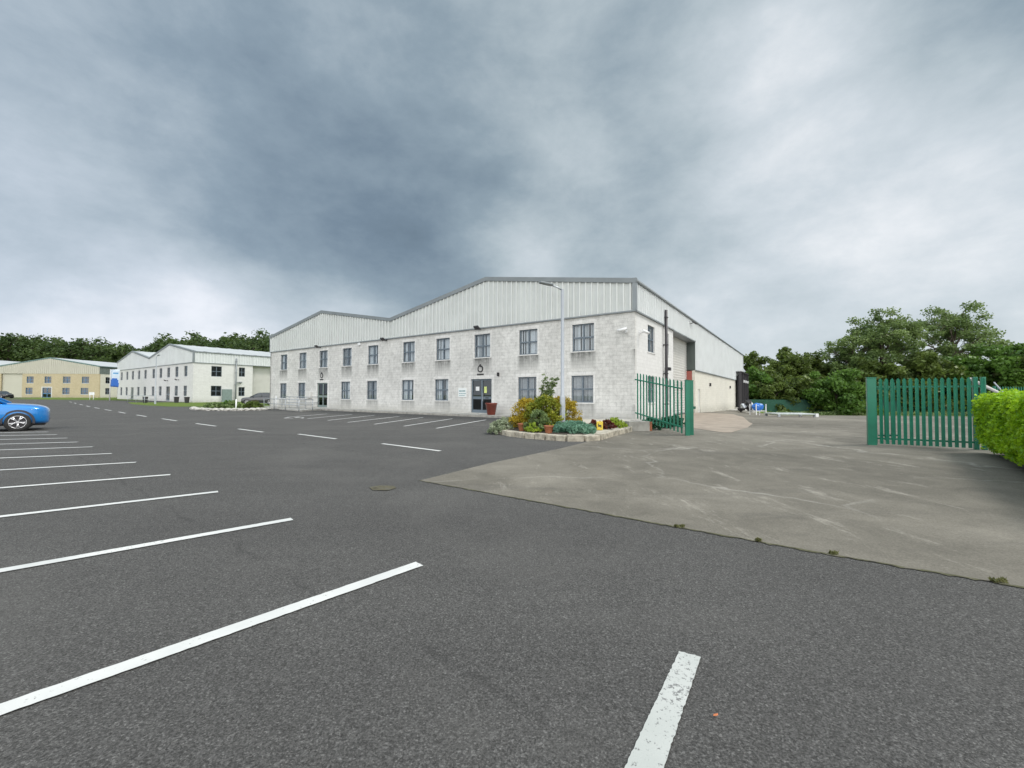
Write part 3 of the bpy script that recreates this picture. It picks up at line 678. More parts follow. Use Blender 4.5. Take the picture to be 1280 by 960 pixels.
bm = BM(); quad(bm, (-.5, 1.2, -.5), (-49, 1.2, -.5), (-49, 1.2, 7), (-.5, 1.2, 7)); quad(bm, (-1.2, .5, -.5), (-1.2, 37, -.5), (-1.2, 37, 7), (-1.2, .5, 7)); quad(bm, (-50.4, 0, 0), (-50.4, 38, 0), (-50.4, 38, 8), (-50.4, 0, 8)); quad(bm, (-50.4, 38, 0), (0, 38, 0), (0, 38, 8), (-50.4, 38, 8)); obj('partition', bm, M['dark'], CR)
for h in hl + hl2: window(Fc, *h, CR, M['frame_b'], M['glass_dark'], M['blind'], True, surround=False)
for h in sw: window(Fcs, *h, CR, M['frame'], M['glass_dark'], None, True, surround=False)
door(Fc, *dr, CR, M['frame_b'], M['glass_dark'])
bm = BM(); Fc.box(bm, rd[0], rd[1], 0, 6.08, -.4, -.3); obj('roller_door', bm, M['clad_y'], CR)

# ------------------------------------------------------------------ foliage
def leaves(name, centers, radii, n_per, size, mat, parent=None, seed=0, flat=.75, up=.6, aspect=1.5, shell=False, minz=None):
    r = np.random.default_rng(seed)
    C_ = np.repeat(np.array(centers, float), n_per, axis=0); Rr = np.repeat(np.array(radii, float), n_per)
    N = len(C_)
    d = r.normal(size=(N, 3)); d /= np.linalg.norm(d, axis=1)[:, None]
    rad = (r.uniform(.75, 1.0, N) if shell else r.random(N) ** .45)
    P = C_ + d * (rad * Rr)[:, None] * np.array([1, 1, flat])
    if minz is not None: P[:, 2] = np.maximum(P[:, 2], minz + r.random(N) * .1)
    nrm = r.normal(size=(N, 3)) + np.array([0, 0, up]) + d * .7; nrm /= np.linalg.norm(nrm, axis=1)[:, None]
    a = r.normal(size=(N, 3)); a -= nrm * (a * nrm).sum(1)[:, None]; a /= np.linalg.norm(a, axis=1)[:, None]
    b = np.cross(nrm, a); s = size * r.uniform(.55, 1.3, N)[:, None]
    V = np.empty((N, 4, 3)); V[:, 0] = P - a * s * aspect * .5; V[:, 1] = P + b * s * .5 - nrm * s * .08; V[:, 2] = P + a * s * aspect * .5; V[:, 3] = P - b * s * .5 - nrm * s * .08
    me = bpy.data.meshes.new(name); me.vertices.add(N * 4); me.vertices.foreach_set('co', V.ravel())
    me.loops.add(N * 4); me.loops.foreach_set('vertex_index', np.arange(N * 4, dtype=np.int32))
    me.polygons.add(N); me.polygons.foreach_set('loop_start', np.arange(0, N * 4, 4, dtype=np.int32)); me.polygons.foreach_set('loop_total', np.full(N, 4, dtype=np.int32))
    me.update(calc_edges=True)
    at = me.attributes.new('var', 'FLOAT', 'FACE'); cv = np.repeat(r.random(len(centers)), n_per)
    at.data.foreach_set('value', (np.clip(.55 * cv + .45 * r.random(N), 0, 1)).astype(np.float32))
    me.materials.append(mat)
    o = link(bpy.data.objects.new(name, me))
    if parent: o.parent = parent
    return o

def tree(label, loc, h, w, mat, seed, trunk=.25, nl=9, sub=4, nleaf=60, leaf=.38, clump=.13, sparse=False, group=None, name='tree', cat='tree', fill=0, low=False):
    rr = random.Random(seed)
    T = thing(name, label, cat, loc, rr.uniform(0, 6.28), group)
    bm = BM(); tr = h * .022 + .05; cen = []; rad = []
    zt = h * trunk
    top = Vector((rr.uniform(-.04, .04) * w, rr.uniform(-.04, .04) * w, h * .86))
    mid = Vector((rr.uniform(-.03, .03) * w, rr.uniform(-.03, .03) * w, h * .45))
    tube(bm, [(0, 0, -.3), (0, 0, zt), mid, top], [tr * 1.3, tr, tr * .7, tr * .15], 8)
    cr = clump * (w + h) / 2
    cen.append(top); rad.append(cr)
    for i in range(nl):
        f = (i + .5) / nl; ang = i * 2.399 + rr.uniform(-.4, .4)
        z0 = zt + (h * .72 - zt) * f * .95
        # crown envelope: widest about 45% up
        zz = zt * (.5 if low else .95) + (h * .93 - zt * (.5 if low else .95)) * (f ** .85) + rr.uniform(-.05, .05) * h
        env = math.sin(math.pi * min(1, max(.12, .25 + .72 * f))) ** .7
        rd = w * .5 * env * rr.uniform(.68, 1.0)
        st = Vector((0, 0, z0)).lerp(Vector((mid.x, mid.y, z0)), .6)
        en = Vector((math.cos(ang) * rd, math.sin(ang) * rd, zz))
        mm = st.lerp(en, .5) + Vector((0, 0, rr.uniform(.0, .05) * h))
        tube(bm, [st, mm, en], [tr * .42, tr * .25, tr * .08], 5, False)
        cen.append(en); rad.append(cr * rr.uniform(.7, 1.15))
        for k in range(sub):
            t = rr.uniform(.35, 1.0); p = st.lerp(mm, t * 2) if t < .5 else mm.lerp(en, t * 2 - 1)
            dv = Vector((rr.gauss(0, 1), rr.gauss(0, 1), rr.gauss(.25, .7))).normalized() * w * rr.uniform(.12, .24)
            e2 = p + dv
            tube(bm, [p, p.lerp(e2, .5) + Vector((0, 0, .02 * h)), e2], [tr * .16, tr * .1, tr * .04], 4, False)
            cen.append(e2); rad.append(cr * rr.uniform(.5, 1.0))
    for k in range(fill):
        ang = rr.uniform(0, 6.28); z = rr.uniform(.12, .85) * h; e = math.sin(math.pi * (.2 + .7 * z / h)) ** .7; rd = w * .45 * e * math.sqrt(rr.random())
        cen.append(Vector((math.cos(ang) * rd, math.sin(ang) * rd, z))); rad.append(cr * rr.uniform(.7, 1.1))
    obj('trunk', bm, M['bark'], T)
    leaves('crown', [tuple(c) for c in cen], rad, nleaf, leaf, mat, T, seed, flat=.72)
    return T
def copy_thing(t, label, loc, rz, sc, group=None):
    r = t.copy(); COL.objects.link(r); r.location = loc; r.rotation_euler = (0, 0, rz); r.scale = sc; r['label'] = label
    if group: r['group'] = group
    for c in t.children:
        d = c.copy(); COL.objects.link(d); d.parent = r
    return r
def at(u, y): return (u - 640) / 520. * y

# far woodland behind the left-hand buildings
protos = []
spec = [(8, 138, 21.5), (34, 150, 23.5), (56, 140, 19), (78, 148, 21), (100, 142, 20.5), (118, 150, 19.5), (142, 155, 20), (162, 150, 18.5), (180, 158, 20), (204, 152, 21.5),
        (226, 156, 23.5), (250, 150, 22.5), (270, 140, 21.5), (292, 134, 20.5), (312, 124, 19), (332, 116, 18), (-14, 142, 21), (352, 110, 17), (45, 168, 24), (128, 172, 22.5), (238, 172, 25.5), (-40, 146, 21.5)]
lab = ['rounded dark tree at the left edge of the picture behind the cream warehouse', 'tallest dark tree behind the left part of the cream warehouse', 'dark tree behind the ridge of the cream warehouse',
       'dark round tree just right of the cream warehouse ridge', 'broad dark tree above the right slope of the cream roof', 'lower dark tree above the right end of the cream warehouse',
       'dark tree above the feather flag', 'dark tree above the left gable of the white warehouse', 'dark tree behind the valley of the white roof', 'low dark tree just left of the white warehouse main ridge',
       'dark tree hidden mostly by the white warehouse ridge', 'brighter green tree above the middle of the white roof', 'green tree above the right part of the white roof', 'green tree between white roof and grey warehouse',
       'tall green tree next to the left corner of the grey warehouse', 'green tree partly behind the left corner of the grey warehouse', 'dark tree cut by the left picture edge above the dark hatchback', 'tree behind the left gable of the grey warehouse',
       'hazy crown rising farther back behind the cream warehouse', 'hazy crown rising farther back between cream and white warehouses', 'hazy crown rising farther back behind the white warehouse', 'outermost dark tree on the left of the wood']
for i, ((u, y, h), l) in enumerate(zip(spec, lab)):
    x = at(u, y); z = .4; hh = h * 1.0
    if i < 4:
        protos.append((tree(l, (x, y, z), hh, hh * .85, M['leaf_far'], 100 + i, trunk=.14, nl=11, sub=5, nleaf=75, leaf=.62, clump=.15, fill=14, group='woodland trees behind the left buildings', low=True), hh))
    else:
        p, ph = protos[i % 4]; s = hh / ph * (1 + .07 * math.sin(i * 3.1)); k = copy_thing(p, l, (x, y, z), i * 1.7, (s * (1.05 + .15 * math.sin(i * 5)), s * 1.1, s))
# right-hand trees behind the yard fence
yb = -1.4
tree('slender dark green tree just right of the far end of the grey warehouse', (at(936, 80), 80, yb), 11.8, 9, M['leaf_dk'], 11, trunk=.1, nl=10, sub=5, nleaf=110, leaf=.38, clump=.13, fill=12, low=True, group='trees behind the yard fence')
tree('light green bushy tree low beside the grey warehouse end', (at(951, 73), 73, yb), 7.6, 7, M['leaf_md'], 12, trunk=.06, nl=9, sub=5, nleaf=120, leaf=.36, clump=.15, fill=12, low=True, group='trees behind the yard fence')
tree('dark tree with two pointed tops behind the blue-covered trolley', (at(985, 82), 82, yb), 12.3, 10.5, M['leaf_dk'], 13, trunk=.1, nl=11, sub=5, nleaf=110, leaf=.4, clump=.13, fill=14, low=True, group='trees behind the yard fence')
tree('dark green tree between the pointed tree and the tall ash', (at(1022, 84), 84, yb), 11.2, 10, M['leaf_dk'], 14, trunk=.1, nl=10, sub=5, nleaf=110, leaf=.4, clump=.14, fill=14, low=True, group='trees behind the yard fence')
tree('rounded mid green bush leaning over the yard fence left of the right gate', (at(1048, 66.5), 66.5, yb), 6.3, 9.2, M['leaf_md'], 15, trunk=.05, nl=11, sub=5, nleaf=170, leaf=.3, clump=.17, fill=20, low=True, name='bush', cat='bush')
tree('tall airy ash tree with open crown, left one of the pair', (at(1105, 76), 76, yb), 18.6, 15, M['leaf_ash'], 41, trunk=.16, nl=16, sub=7, nleaf=170, leaf=.27, clump=.09, fill=24, group='tall ash trees above the right gate')
tree('tall airy ash tree with visible forked limbs, right one of the pair', (at(1192, 77), 77, yb), 19.6, 16.5, M['leaf_ash'], 31, trunk=.2, nl=16, sub=7, nleaf=170, leaf=.27, clump=.09, fill=26, group='tall ash trees above the right gate')
tree('medium height airy ash tree forming the left shoulder of the ash pair', (at(1066, 77), 77, yb), 14.6, 11, M['leaf_ash'], 37, trunk=.12, nl=14, sub=6, nleaf=140, leaf=.26, clump=.10, fill=22)
tree('dark dense tree low behind the right gate under the ash', (at(1092, 72), 72, yb), 9.0, 11, M['leaf_dk'], 17, trunk=.06, nl=11, sub=5, nleaf=130, leaf=.4, clump=.15, fill=20, low=True)
tree('dark dense tree low in the middle of the right gate under the ash pair', (at(1146, 71), 71, yb), 9.8, 12, M['leaf_dk'], 18, trunk=.06, nl=11, sub=5, nleaf=130, leaf=.4, clump=.15, fill=20, low=True)
tree('mid green dense tree above the right end of the gate', (at(1205, 70), 70, yb), 9.6, 12, M['leaf_md'], 19, trunk=.06, nl=11, sub=5, nleaf=130, leaf=.4, clump=.15, fill=20, low=True)
tree('broad green tree above the lime hedge at the right edge', (at(1258, 66), 66, yb), 11.2, 12.5, M['leaf_md'], 20, trunk=.06, nl=12, sub=5, nleaf=130, leaf=.4, clump=.14, fill=20, low=True)
tree('dark tree mostly outside the right edge behind the hedge', (at(1310, 62), 62, yb), 11.5, 12, M['leaf_dk'], 22, trunk=.06, nl=12, sub=5, nleaf=120, leaf=.4, clump=.14, fill=20, low=True)
tree('low dark scrub tree filling the gap between pointed tree and leaning bush', (at(1002, 72), 72, yb), 6.4, 9, M['leaf_dk'], 23, trunk=.05, nl=10, sub=4, nleaf=120, leaf=.36, clump=.17, fill=16, low=True)
tree('low dark scrub tree against the fence near the trolley', (at(968, 71), 71, yb), 5.6, 7, M['leaf_dk'], 24, trunk=.05, nl=9, sub=4, nleaf=120, leaf=.34, clump=.17, fill=14, low=True)

# weeds at the foot of the yard fence
rr = random.Random(3)
cs = [(rr.uniform(36, 84), rr.uniform(63.5, 68), -1.3 + rr.uniform(0, .25)) for _ in range(420)]
o = leaves('weeds', cs, [rr.uniform(.3, .7) for _ in cs], 26, .2, M['leaf_ol'], None, 5, flat=.6, up=.3); tag(o, 'rough weeds along the foot of the far yard fence', 'weeds', kind='stuff')

# lime hedge
HG = thing('hedge', 'bright lime green clipped hedge at the right edge beside the gate', 'hedge', (12.5, 11.1, 0), math.atan2(-3.36, -2.94))
HL, HT, HH = 8.5, 2.2, 1.5   # length toward camera, thickness, height
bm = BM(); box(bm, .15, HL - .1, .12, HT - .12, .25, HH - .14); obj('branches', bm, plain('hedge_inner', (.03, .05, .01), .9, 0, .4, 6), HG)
r = np.random.default_rng(9); cs = []
for k in range(2600):
    side = r.random(); x = r.uniform(0, HL)
    if side < .36: cs.append((x, r.uniform(-.02, HT), HH + r.normal(0, .035) + .03 * math.sin(x * 4)))
    elif side < .84: 
        z = r.uniform(.22, HH); cs.append((x, .02 + r.normal(0, .05) + .05 * math.sin(x * 3 + z * 4) + (.12 if z < .4 else 0), z))
    elif side < .93: cs.append((r.normal(0, .05), r.uniform(0, HT), r.uniform(.2, HH)))
    else: cs.append((x, HT, r.uniform(.2, HH)))
leaves('foliage', cs, [.13] * len(cs), 30, .052, M['leaf_hedge'], HG, 3, flat=.9, up=.8, aspect=1.6)

# ------------------------------------------------------------------ palisade fencing
def pale(bm, c, dx, dy, z0, z1, w=.065, mi=0):
    """W-section pale with a pointed head; (dx,dy) unit direction along the fence"""
    nx, ny = -dy, dx; pr = ((-.5, 0), (-.2, .018), (0, .008), (.2, .018), (.5, 0))
    lo, hi = [], []
    for i, (f, o_) in enumerate(pr):
        x = c[0] + dx * f * w + nx * o_; y = c[1] + dy * f * w + ny * o_
        lo.append((x, y, z0)); hi.append((x, y, z1 - (.06 if i in (0, 4) else .02 if i in (1, 3) else 0)))
    for e in (0, .005):
        L_ = [bm.verts.new((x + nx * e, y + ny * e, z)) for x, y, z in lo]; H_ = [bm.verts.new((x + nx * e, y + ny * e, z)) for x, y, z in hi]
        for k in range(4): bm.faces.new((L_[k], L_[k + 1], H_[k + 1], H_[k]))
def palisade(name, label, cat, a, b, za, zb, ht, n, posts, rails=(.25, .82), green='green', w=.07, group=None, pw=.1, post_h=None, raildepth=.05):
    dx, dy = b[0] - a[0], b[1] - a[1]; l = math.hypot(dx, dy); dx /= l; dy /= l
    T = thing(name, label, cat, (a[0], a[1], za), 0, group)
    O = lambda t: (dx * l * t, dy * l * t)
    bm = BM()
    for k in range(n):
        t = (k + .5) / n; z = (zb - za) * t; x, y = O(t); pale(bm, (x - dy * -.03, y + dx * -.03), dx, dy, z + .05, z + ht, w)
    obj('pale_panel', bm, M[green], T)
    for rr_ in rails:
        bm = BM(); n_ = (-dy, dx); z0 = ht * rr_
        (x0, y0), (x1, y1) = O(0), O(1); e = .05; q = .03
        hexa(bm, [(x0, y0, z0), (x1, y1, z0 + zb - za), (x1 + n_[0] * e, y1 + n_[1] * e, z0 + zb - za), (x0 + n_[0] * e, y0 + n_[1] * e, z0),
                  (x0, y0, z0 + .05), (x1, y1, z0 + zb - za + .05), (x1 + n_[0] * e, y1 + n_[1] * e, z0 + zb - za + .05), (x0 + n_[0] * e, y0 + n_[1] * e, z0 + .05)])
        obj('rail', bm, M[green], T)
    for t in posts:
        x, y = O(t); bm = BM(); z = (zb - za) * t
        m = Matrix.Translation((x, y, 0)) @ Matrix.Rotation(math.atan2(dy, dx), 4, 'Z'); box(bm, -pw / 2, pw / 2, -.0, pw, z - .2, z + (post_h or ht)); bmesh.ops.transform(bm, matrix=m, verts=bm.verts[:])
        bevel(obj('post', bm, M[green], T), .008)
    return T
palisade('palisade_gate', 'green palisade gate leaf slanting up beside the corner of the grey warehouse', 'gate', (6.55, 15.95), (5.50, 18.5), 0, .45, 2.08, 14, (), rails=(.13, .84), w=.088)
for i, (x, y, l) in enumerate(((6.62, 15.72, 'green square gate post at the end of the slanting gate, nearer one of two'), (6.86, 15.95, 'green square gate post standing against the red-brown door guide, farther one of two'))):
    T = thing('gate_post', l, 'post', (x, y, 0), R(-10)); bm = BM(); box(bm, -.075, .075, -.075, .075, -.2, 2.08); bevel(obj('shaft', bm, M['green'], T), .01)
    bm = BM(); box(bm, -.085, .085, -.085, .085, 2.08, 2.1); obj('cap', bm, M['green'], T)
    if i: bm = BM(); box(bm, .075, .16, -.04, .04, 1.0, 1.1); obj('latch', bm, M['green_d'], T)
palisade('palisade_gate', 'wide green palisade gate leaf standing open in front of the lime hedge', 'gate', (11.2, 12.95), (13.35, 11.72), 0, 0, 2.07, 18, (.92, .985), rails=(.09, .86), w=.084)
T = thing('gate_post', 'thick green post at the free left end of the right gate', 'post', (11.16, 12.93, 0), R(-30)); bm = BM(); box(bm, -.11, .11, -.09, .09, -.2, 2.08); bevel(obj('shaft', bm, M['green'], T), .01)
bm = BM(); box(bm, -.12, .12, -.10, .10, 2.08, 2.1); obj('cap', bm, M['green'], T)
palisade('palisade_gate', 'narrow green gate leaf folded behind the left half of the right gate', 'gate', (12.25, 13.9), (13.0, 14.0), 0, 0, 2.02, 6, (), rails=(.09, .86), w=.05)
palisade('palisade_fence', 'green palisade fence seen above the lime hedge', 'fence', (25.7, 22.1), (37, 24.7), 0, 0, 2.08, 58, [k / 4.5 for k in range(5)], w=.085)
bx = [(38.2, 68.6), (62, 69.2), (95, 70)]
palisade('palisade_fence', 'dense dark green fence along the far side of the yard behind the trolley', 'fence', bx[0], bx[1], -1.38, -1.38, 2.35, 175, [k / 9 for k in range(10)], w=.13, green='green_d')
palisade('palisade_fence', 'dense dark green fence along the far side of the yard seen through the right gate', 'fence', bx[1], bx[2], -1.38, -1.38, 2.35, 240, [k / 12 for k in range(1, 13)], w=.13, green='green_d')

# concrete block wall end under left gate
W = thing('block_pier', 'low concrete pier at the end of the stone-edged bed below the slanting gate', 'pier', (5.3, 17.75, 0), R(10))
bm = BM(); box(bm, -.45, .5, -.22, .22, -.2, .42); bevel(obj('block', bm, M['kerb'], W), .02)
bm = BM(); box(bm, .503, .62, -.2, .2, -.2, .4); bevel(obj('brick_end', bm, M['terra'], W), .01)

# ------------------------------------------------------------------ stone-edged bed
bed = [(-.63, 16.7), (-.09, 15.4), (.54, 14.6), (1.18, 14.05), (1.8, 13.7), (2.35, 13.7), (2.87, 14.0), (3.74, 15.6), (4.9, 17.45)]
inner = bed + [(5.6, 19.2), (6.4, 22.6), (5.2, 23.3), (.0, 26.9), (-.3, 21)]
bm = BM(); prism(bm, inner, -.1, .17); obj('paved_bed', bm, M['paving'])['kind'] = 'structure'
SE = thing('stone_edging', 'curved low edging of cream stones round the planted bed', 'edging', (0, 0, 0))
rr = random.Random(8)
segs = []
for (a, b) in zip(bed, bed[1:]):
    l = math.hypot(b[0] - a[0], b[1] - a[1]); n = max(1, round(l / .42))
    for k in range(n):
        t0, t1 = k / n, (k + 1) / n; segs.append(((a[0] + (b[0] - a[0]) * t0, a[1] + (b[1] - a[1]) * t0), (a[0] + (b[0] - a[0]) * t1, a[1] + (b[1] - a[1]) * t1)))
for a, b in segs:
    dx, dy = b[0] - a[0], b[1] - a[1]; l = math.hypot(dx, dy); dx /= l; dy /= l; nx, ny = dy, -dx
    g = .012; w = .14 + rr.uniform(0, .03); h = .195 + rr.uniform(-.02, .02); bm = BM()
    p = [(a[0] + dx * g - nx * .1, a[1] + dy * g - ny * .1), (a[0] + dx * g + nx * w, a[1] + dy * g + ny * w), (b[0] - dx * g + nx * w, b[1] - dy * g + ny * w), (b[0] - dx * g - nx * .1, b[1] - dy * g - ny * .1)]
    prism(bm, p, -.1, h); o = bevel(obj('stone', bm, M['stone'], SE), .022)
bm = BM(); prism(bm, [(-.4, 16.8), (.1, 15.7), (.7, 14.95), (1.3, 14.4), (1.9, 14.05), (2.5, 14.15), (3.0, 15.2), (3.3, 17.0), (2.6, 18.6), (.4, 18.8)], .172, .19); obj('bed_soil', bm, M['soil'])['kind'] = 'structure'

def shrub(name, label, loc, rx, h, mat, n, size, seed, cl=60, spiky=False, cat='shrub', cone=False, aspect=1.6):
    rr = random.Random(seed); T = thing(name, label, cat, loc); cs = []
    for k in range(cl):
        a = rr.uniform(0, 6.28); z = rr.random(); e = math.sqrt(max(0, 1 - z * z)) if not cone else (1 - z) * .9 + .1
        d = e * (rr.random() ** .4)
        cs.append((math.cos(a) * rx * d, math.sin(a) * rx * d, z * h * .92 + .05))
    leaves('foliage', cs, [rx * .2 * rr.uniform(.6, 1.2) for _ in cs], n, size, mat, T, seed, flat=.9, up=.5, aspect=aspect)
    bm = BM()
    for k in range(7):
        a = k * .9; tube(bm, [(0, 0, -.05), (math.cos(a) * rx * .3, math.sin(a) * rx * .3, h * .4), (math.cos(a) * rx * .55, math.sin(a) * rx * .55, h * .72)], [.025, .015, .006], 5)
    obj('stem', bm, M['bark'], T)
    return T
bz = .18
shrub('conifer_shrub', 'golden orange dome shrub showing left of the lamp post', (.62, 16.9, bz), .85, 1.15, M['leaf_gold'], 60, .05, 1, 110)
shrub('conifer_shrub', 'golden orange shrub behind and right of the lamp post', (2.05, 17.0, bz), .85, 1.25, M['leaf_gold'], 60, .05, 2, 110)
shrub('leafy_shrub', 'tall yellow green shrub in the middle of the bed', (1.25, 16.1, bz), .85, 1.3, M['leaf_green'], 60, .06, 3, 130)
shrub('leafy_shrub', 'darker green feathery shrub in front of the golden shrub', (.95, 15.3, bz), .5, .75, M['leaf_ol'], 50, .06, 4, 60, aspect=2.2)
shrub('juniper', 'low spreading blue green juniper round the lamp post base', (2.2, 15.1, bz), .85, .24, M['leaf_teal'], 60, .05, 5, 110, aspect=2.5)
shrub('silver_plant', 'pale silver leaved plant spilling over the left tip of the bed', (-.45, 16.2, .05), .5, .42, M['leaf_grey'], 45, .055, 6, 60)
shrub('silver_plant', 'small pale plant behind the left tip of the bed', (-.25, 17.4, .1), .42, .42, M['leaf_grey'], 40, .05, 16, 45)
shrub('red_plant', 'dark red leaved plant left of the yellow block', (3.15, 16.1, bz), .22, .34, M['leaf_red'], 50, .05, 7, 30)
shrub('red_plant', 'dark red leaved plant right of the yellow block', (3.75, 16.5, bz), .34, .30, M['leaf_red'], 50, .05, 8, 40)
shrub('lime_plant', 'low lime green plant on the paving near the warehouse corner', (4.35, 17.5, bz), .52, .30, M['leaf_lime'], 50, .05, 9, 50)
shrub('bedding_plant', 'straggly green bedding plant between the two terracotta pots', (.75, 14.95, bz), .3, .28, M['leaf_lime'], 40, .05, 10, 30)
# airy sapling
T = thing('sapling', 'thin airy sapling rising above the yellow green shrub', 'sapling', (1.05, 16.5, bz)); bm = BM(); cs = []; rr = random.Random(12)
for k in range(8):
    a = 0; e = Vector((.15 + rr.uniform(-.1, .6), rr.uniform(-.2, .2), 1.5 + rr.uniform(0, .75))); tube(bm, [(0, 0, 0), (e.x * .3, e.y * .3, e.z * .6), e], [.02, .012, .004], 5)
    for j in range(12): t = rr.uniform(.55, 1); cs.append((e.x * t + rr.uniform(-.12, .12), e.y * t, e.z * t + rr.uniform(-.05, .08)))
obj('stem', bm, M['bark'], T); leaves('foliage', cs, [.09] * len(cs), 16, .05, M['leaf_ol'], T, 4, flat=.5)

def pot(label, loc, r, h, mat, fill=True, name='plant_pot'):
    T = thing(name, label, 'pot', loc); bm = BM()
    lathe(bm, [(r * .01, 0), (r * .62, 0), (r * .66, .02), (r * .94, h * .86), (r * 1.02, h * .88), (r * 1.02, h), (r * .9, h), (r * .86, h * .8), (.01, h * .8)], 24); obj('pot_body', bm, mat, T)
    bm = BM(); lathe(bm, [(.001, h * .83), (r * .87, h * .82)], 20); obj('compost', bm, M['soil'], T); return T
def wl(t, d): return (CO[0] + D1[0] * t - D2[0] * d, CO[1] + D1[1] * t - D2[1] * d)
x, y = wl(9.65, 1.0); pot('large glazed red-brown pot standing on the pavement beside the entrance door', (x, y, .147), .42, .82, M['maroon'])
pot('terracotta pot at the front left of the bed below the golden shrub', (.38, 15.45, bz), .17, .28, M['terra'])
pot('terracotta pot beside the low juniper at the front of the bed', (1.28, 14.5, bz), .17, .27, M['terra'])
pot('dark red pot at the back left of the bed', (.22, 18.2, bz), .2, .25, M['maroon'])
T = thing('yellow_marker', 'small yellow marker block with dark emblem between red plants', 'marker', (3.36, 15.95, bz), R(-8)); bm = BM(); box(bm, -.12, .12, -.05, .05, 0, .33); bevel(obj('block', bm, M['yellow'], T), .02)
bm = BM(); box(bm, -.06, .06, -.054, -.0505, .13, .2); box(bm, -.06, -.03, -.054, -.0505, .205, .25); box(bm, .03, .06, -.054, -.0505, .09, .125); obj('emblem', bm, M['black'], T)

# ------------------------------------------------------------------ lamp posts
def lamp(label, loc, h, rz, group):
    T = thing('street_lamp', label, 'street lamp', loc, rz, group)
    bm = BM(); lathe(bm, [(.11, -.1), (.105, 1.25), (.10, 1.28), (.068, 1.34), (.06, h - .15), (.055, h)], 14); obj('pole', bm, M['lilac'], T)
    bm = BM(); tube(bm, [(0, 0, h - .02), (-.28, 0, h + .10), (-.42, 0, h + .13)], [.035, .03, .03], 8); obj('arm', bm, M['galv'], T)
    bm = BM(); pr = [(-.95, .0), (-.90, -.11), (-.45, -.12), (-.38, -.05), (-.38, .05), (-.45, .12), (-.90, .11)]; prism(bm, pr, h + .12, h + .19); bmesh.ops.rotate(bm, verts=bm.verts[:], cent=(-.4, 0, h + .13), matrix=Matrix.Rotation(R(8), 3, 'Y'))
    bevel(obj('lamp_head', bm, M['trim'], T), .02)
    bm = BM(); box(bm, -.06, .06, -.115, -.1, .45, .95); obj('access_door', bm, M['lilac'], T)
lamp('tall pale street lamp standing in the planted bed in front of the grey warehouse', (1.93, 15.9, .17), 5.4, R(12), 'street lamps')
lamp('distant pale street lamp on the grass strip in front of the white warehouse', (-49.0, 57.2, .08), 6.5, R(150), 'street lamps')

# ------------------------------------------------------------------ handrails
def railing(label, pts, h, group, posts, zoff=0.0):
    T = thing('handrail', label, 'handrail', (pts[0][0], pts[0][1], H(*pts[0])), 0, group); x0, y0 = pts[0]; z0 = H(*pts[0])
    for hh in (h, h * .55):
        bm = BM(); tube(bm, [(x - x0, y - y0, H(x, y) - z0 + hh + zoff) for x, y in pts], .03, 8); obj('rail', bm, M['galv'], T)
    for x, y in posts:
        bm = BM(); tube(bm, [(x - x0, y - y0, H(x, y) - z0 - .1), (x - x0, y - y0, H(x, y) - z0 + h + zoff)], .03, 8); obj('post', bm, M['galv'], T)
def lerp(a, b, t): return (a[0] + (b[0] - a[0]) * t, a[1] + (b[1] - a[1]) * t)
A_, B_, C_ = (-25.6, 43.0), (-18.0, 35.2), (-17.9, 37.4)
railing('galvanised handrail nearest the car park at the access ramp by the left end door', [A_, B_, C_], 1.05, 'ramp handrails', [A_, lerp(A_, B_, .33), lerp(A_, B_, .66), B_, C_])
A2, B2 = (-24.3, 44.0), (-19.3, 39.0)
railing('galvanised handrail behind, closer to the wall at the access ramp', [A2, B2, (-18.7, 40.3)], 1.25, 'ramp handrails', [A2, lerp(A2, B2, .33), lerp(A2, B2, .66), B2])
bm = BM(); hexa(bm, [(-24.9, 43.0, -.1), (-18.3, 36.2, -.1), (-18.0, 40.5, -.1), (-23.2, 45.0, -.1), (-24.9, 43.0, .05), (-18.3, 36.2, .12), (-18.0, 40.5, .16), (-23.2, 45, .16)]); obj('access_ramp', bm, M['conc'])['kind'] = 'structure'
railing('grey handrail at the left end door of the white warehouse', [(-57.6, 62.4), (-52.6, 59.6), (-52.3, 61)], 1.1, 'far handrails', [(-57.6, 62.4), (-55, 60.9), (-52.6, 59.6)])

# ------------------------------------------------------------------ island bed at the left end
rr = random.Random(21)
isl = [(-31.8, 41.6), (-29.5, 38.8), (-26.8, 37.2), (-24.4, 37.0), (-23.2, 38.6), (-24.0, 42.5), (-27.0, 47.0), (-32.0, 48.0), (-33.2, 45)]
bm = BM(); prism(bm, isl, -.1, .14); obj('island_bed', bm, M['grass'])['kind'] = 'structure'
T = thing('rock_edging', 'rough pale rocks edging the island bed left of the grey warehouse', 'edging', (0, 0, 0))
for a, b in zip(isl[:5], isl[1:6]):
    n = 4
    for k in range(n):
        p = lerp(a, b, (k + .5) / n); bm = BM(); bmesh.ops.create_icosphere(bm, subdivisions=2, radius=.34)
        for v in bm.verts: v.co *= rr.uniform(.8, 1.15); v.co.z *= .55
        bmesh.ops.translate(bm, verts=bm.verts[:], vec=(p[0], p[1], .08)); obj('rock', bm, M['conc'], T)
for i, (x, y, rx, h, mt, l) in enumerate(((-28.3, 39.6, .9, .5, 'leaf_ol', 'straw and green low shrub at the front of the island bed'), (-26.2, 39.2, .6, .7, 'leaf_ol', 'taller olive plant in the island bed beside the white post'), (-24.7, 39.6, .8, .6, 'leaf_dk', 'dark green shrub at the right end of the island bed'),
                                          (-30.3, 41.8, .5, .4, 'leaf_ol', 'small olive shrub at the left end of the island bed'), (-26.0, 42.0, .7, .7, 'leaf_weed', 'straw coloured shrub at the back of the island bed'), (-29.5, 43.3, .8, .6, 'leaf_md', 'mid green shrub at the back left of the island bed'))):
    shrub('shrub', l, (x, y, .12), rx, h, M[mt], 30, .13, 50 + i, 45)
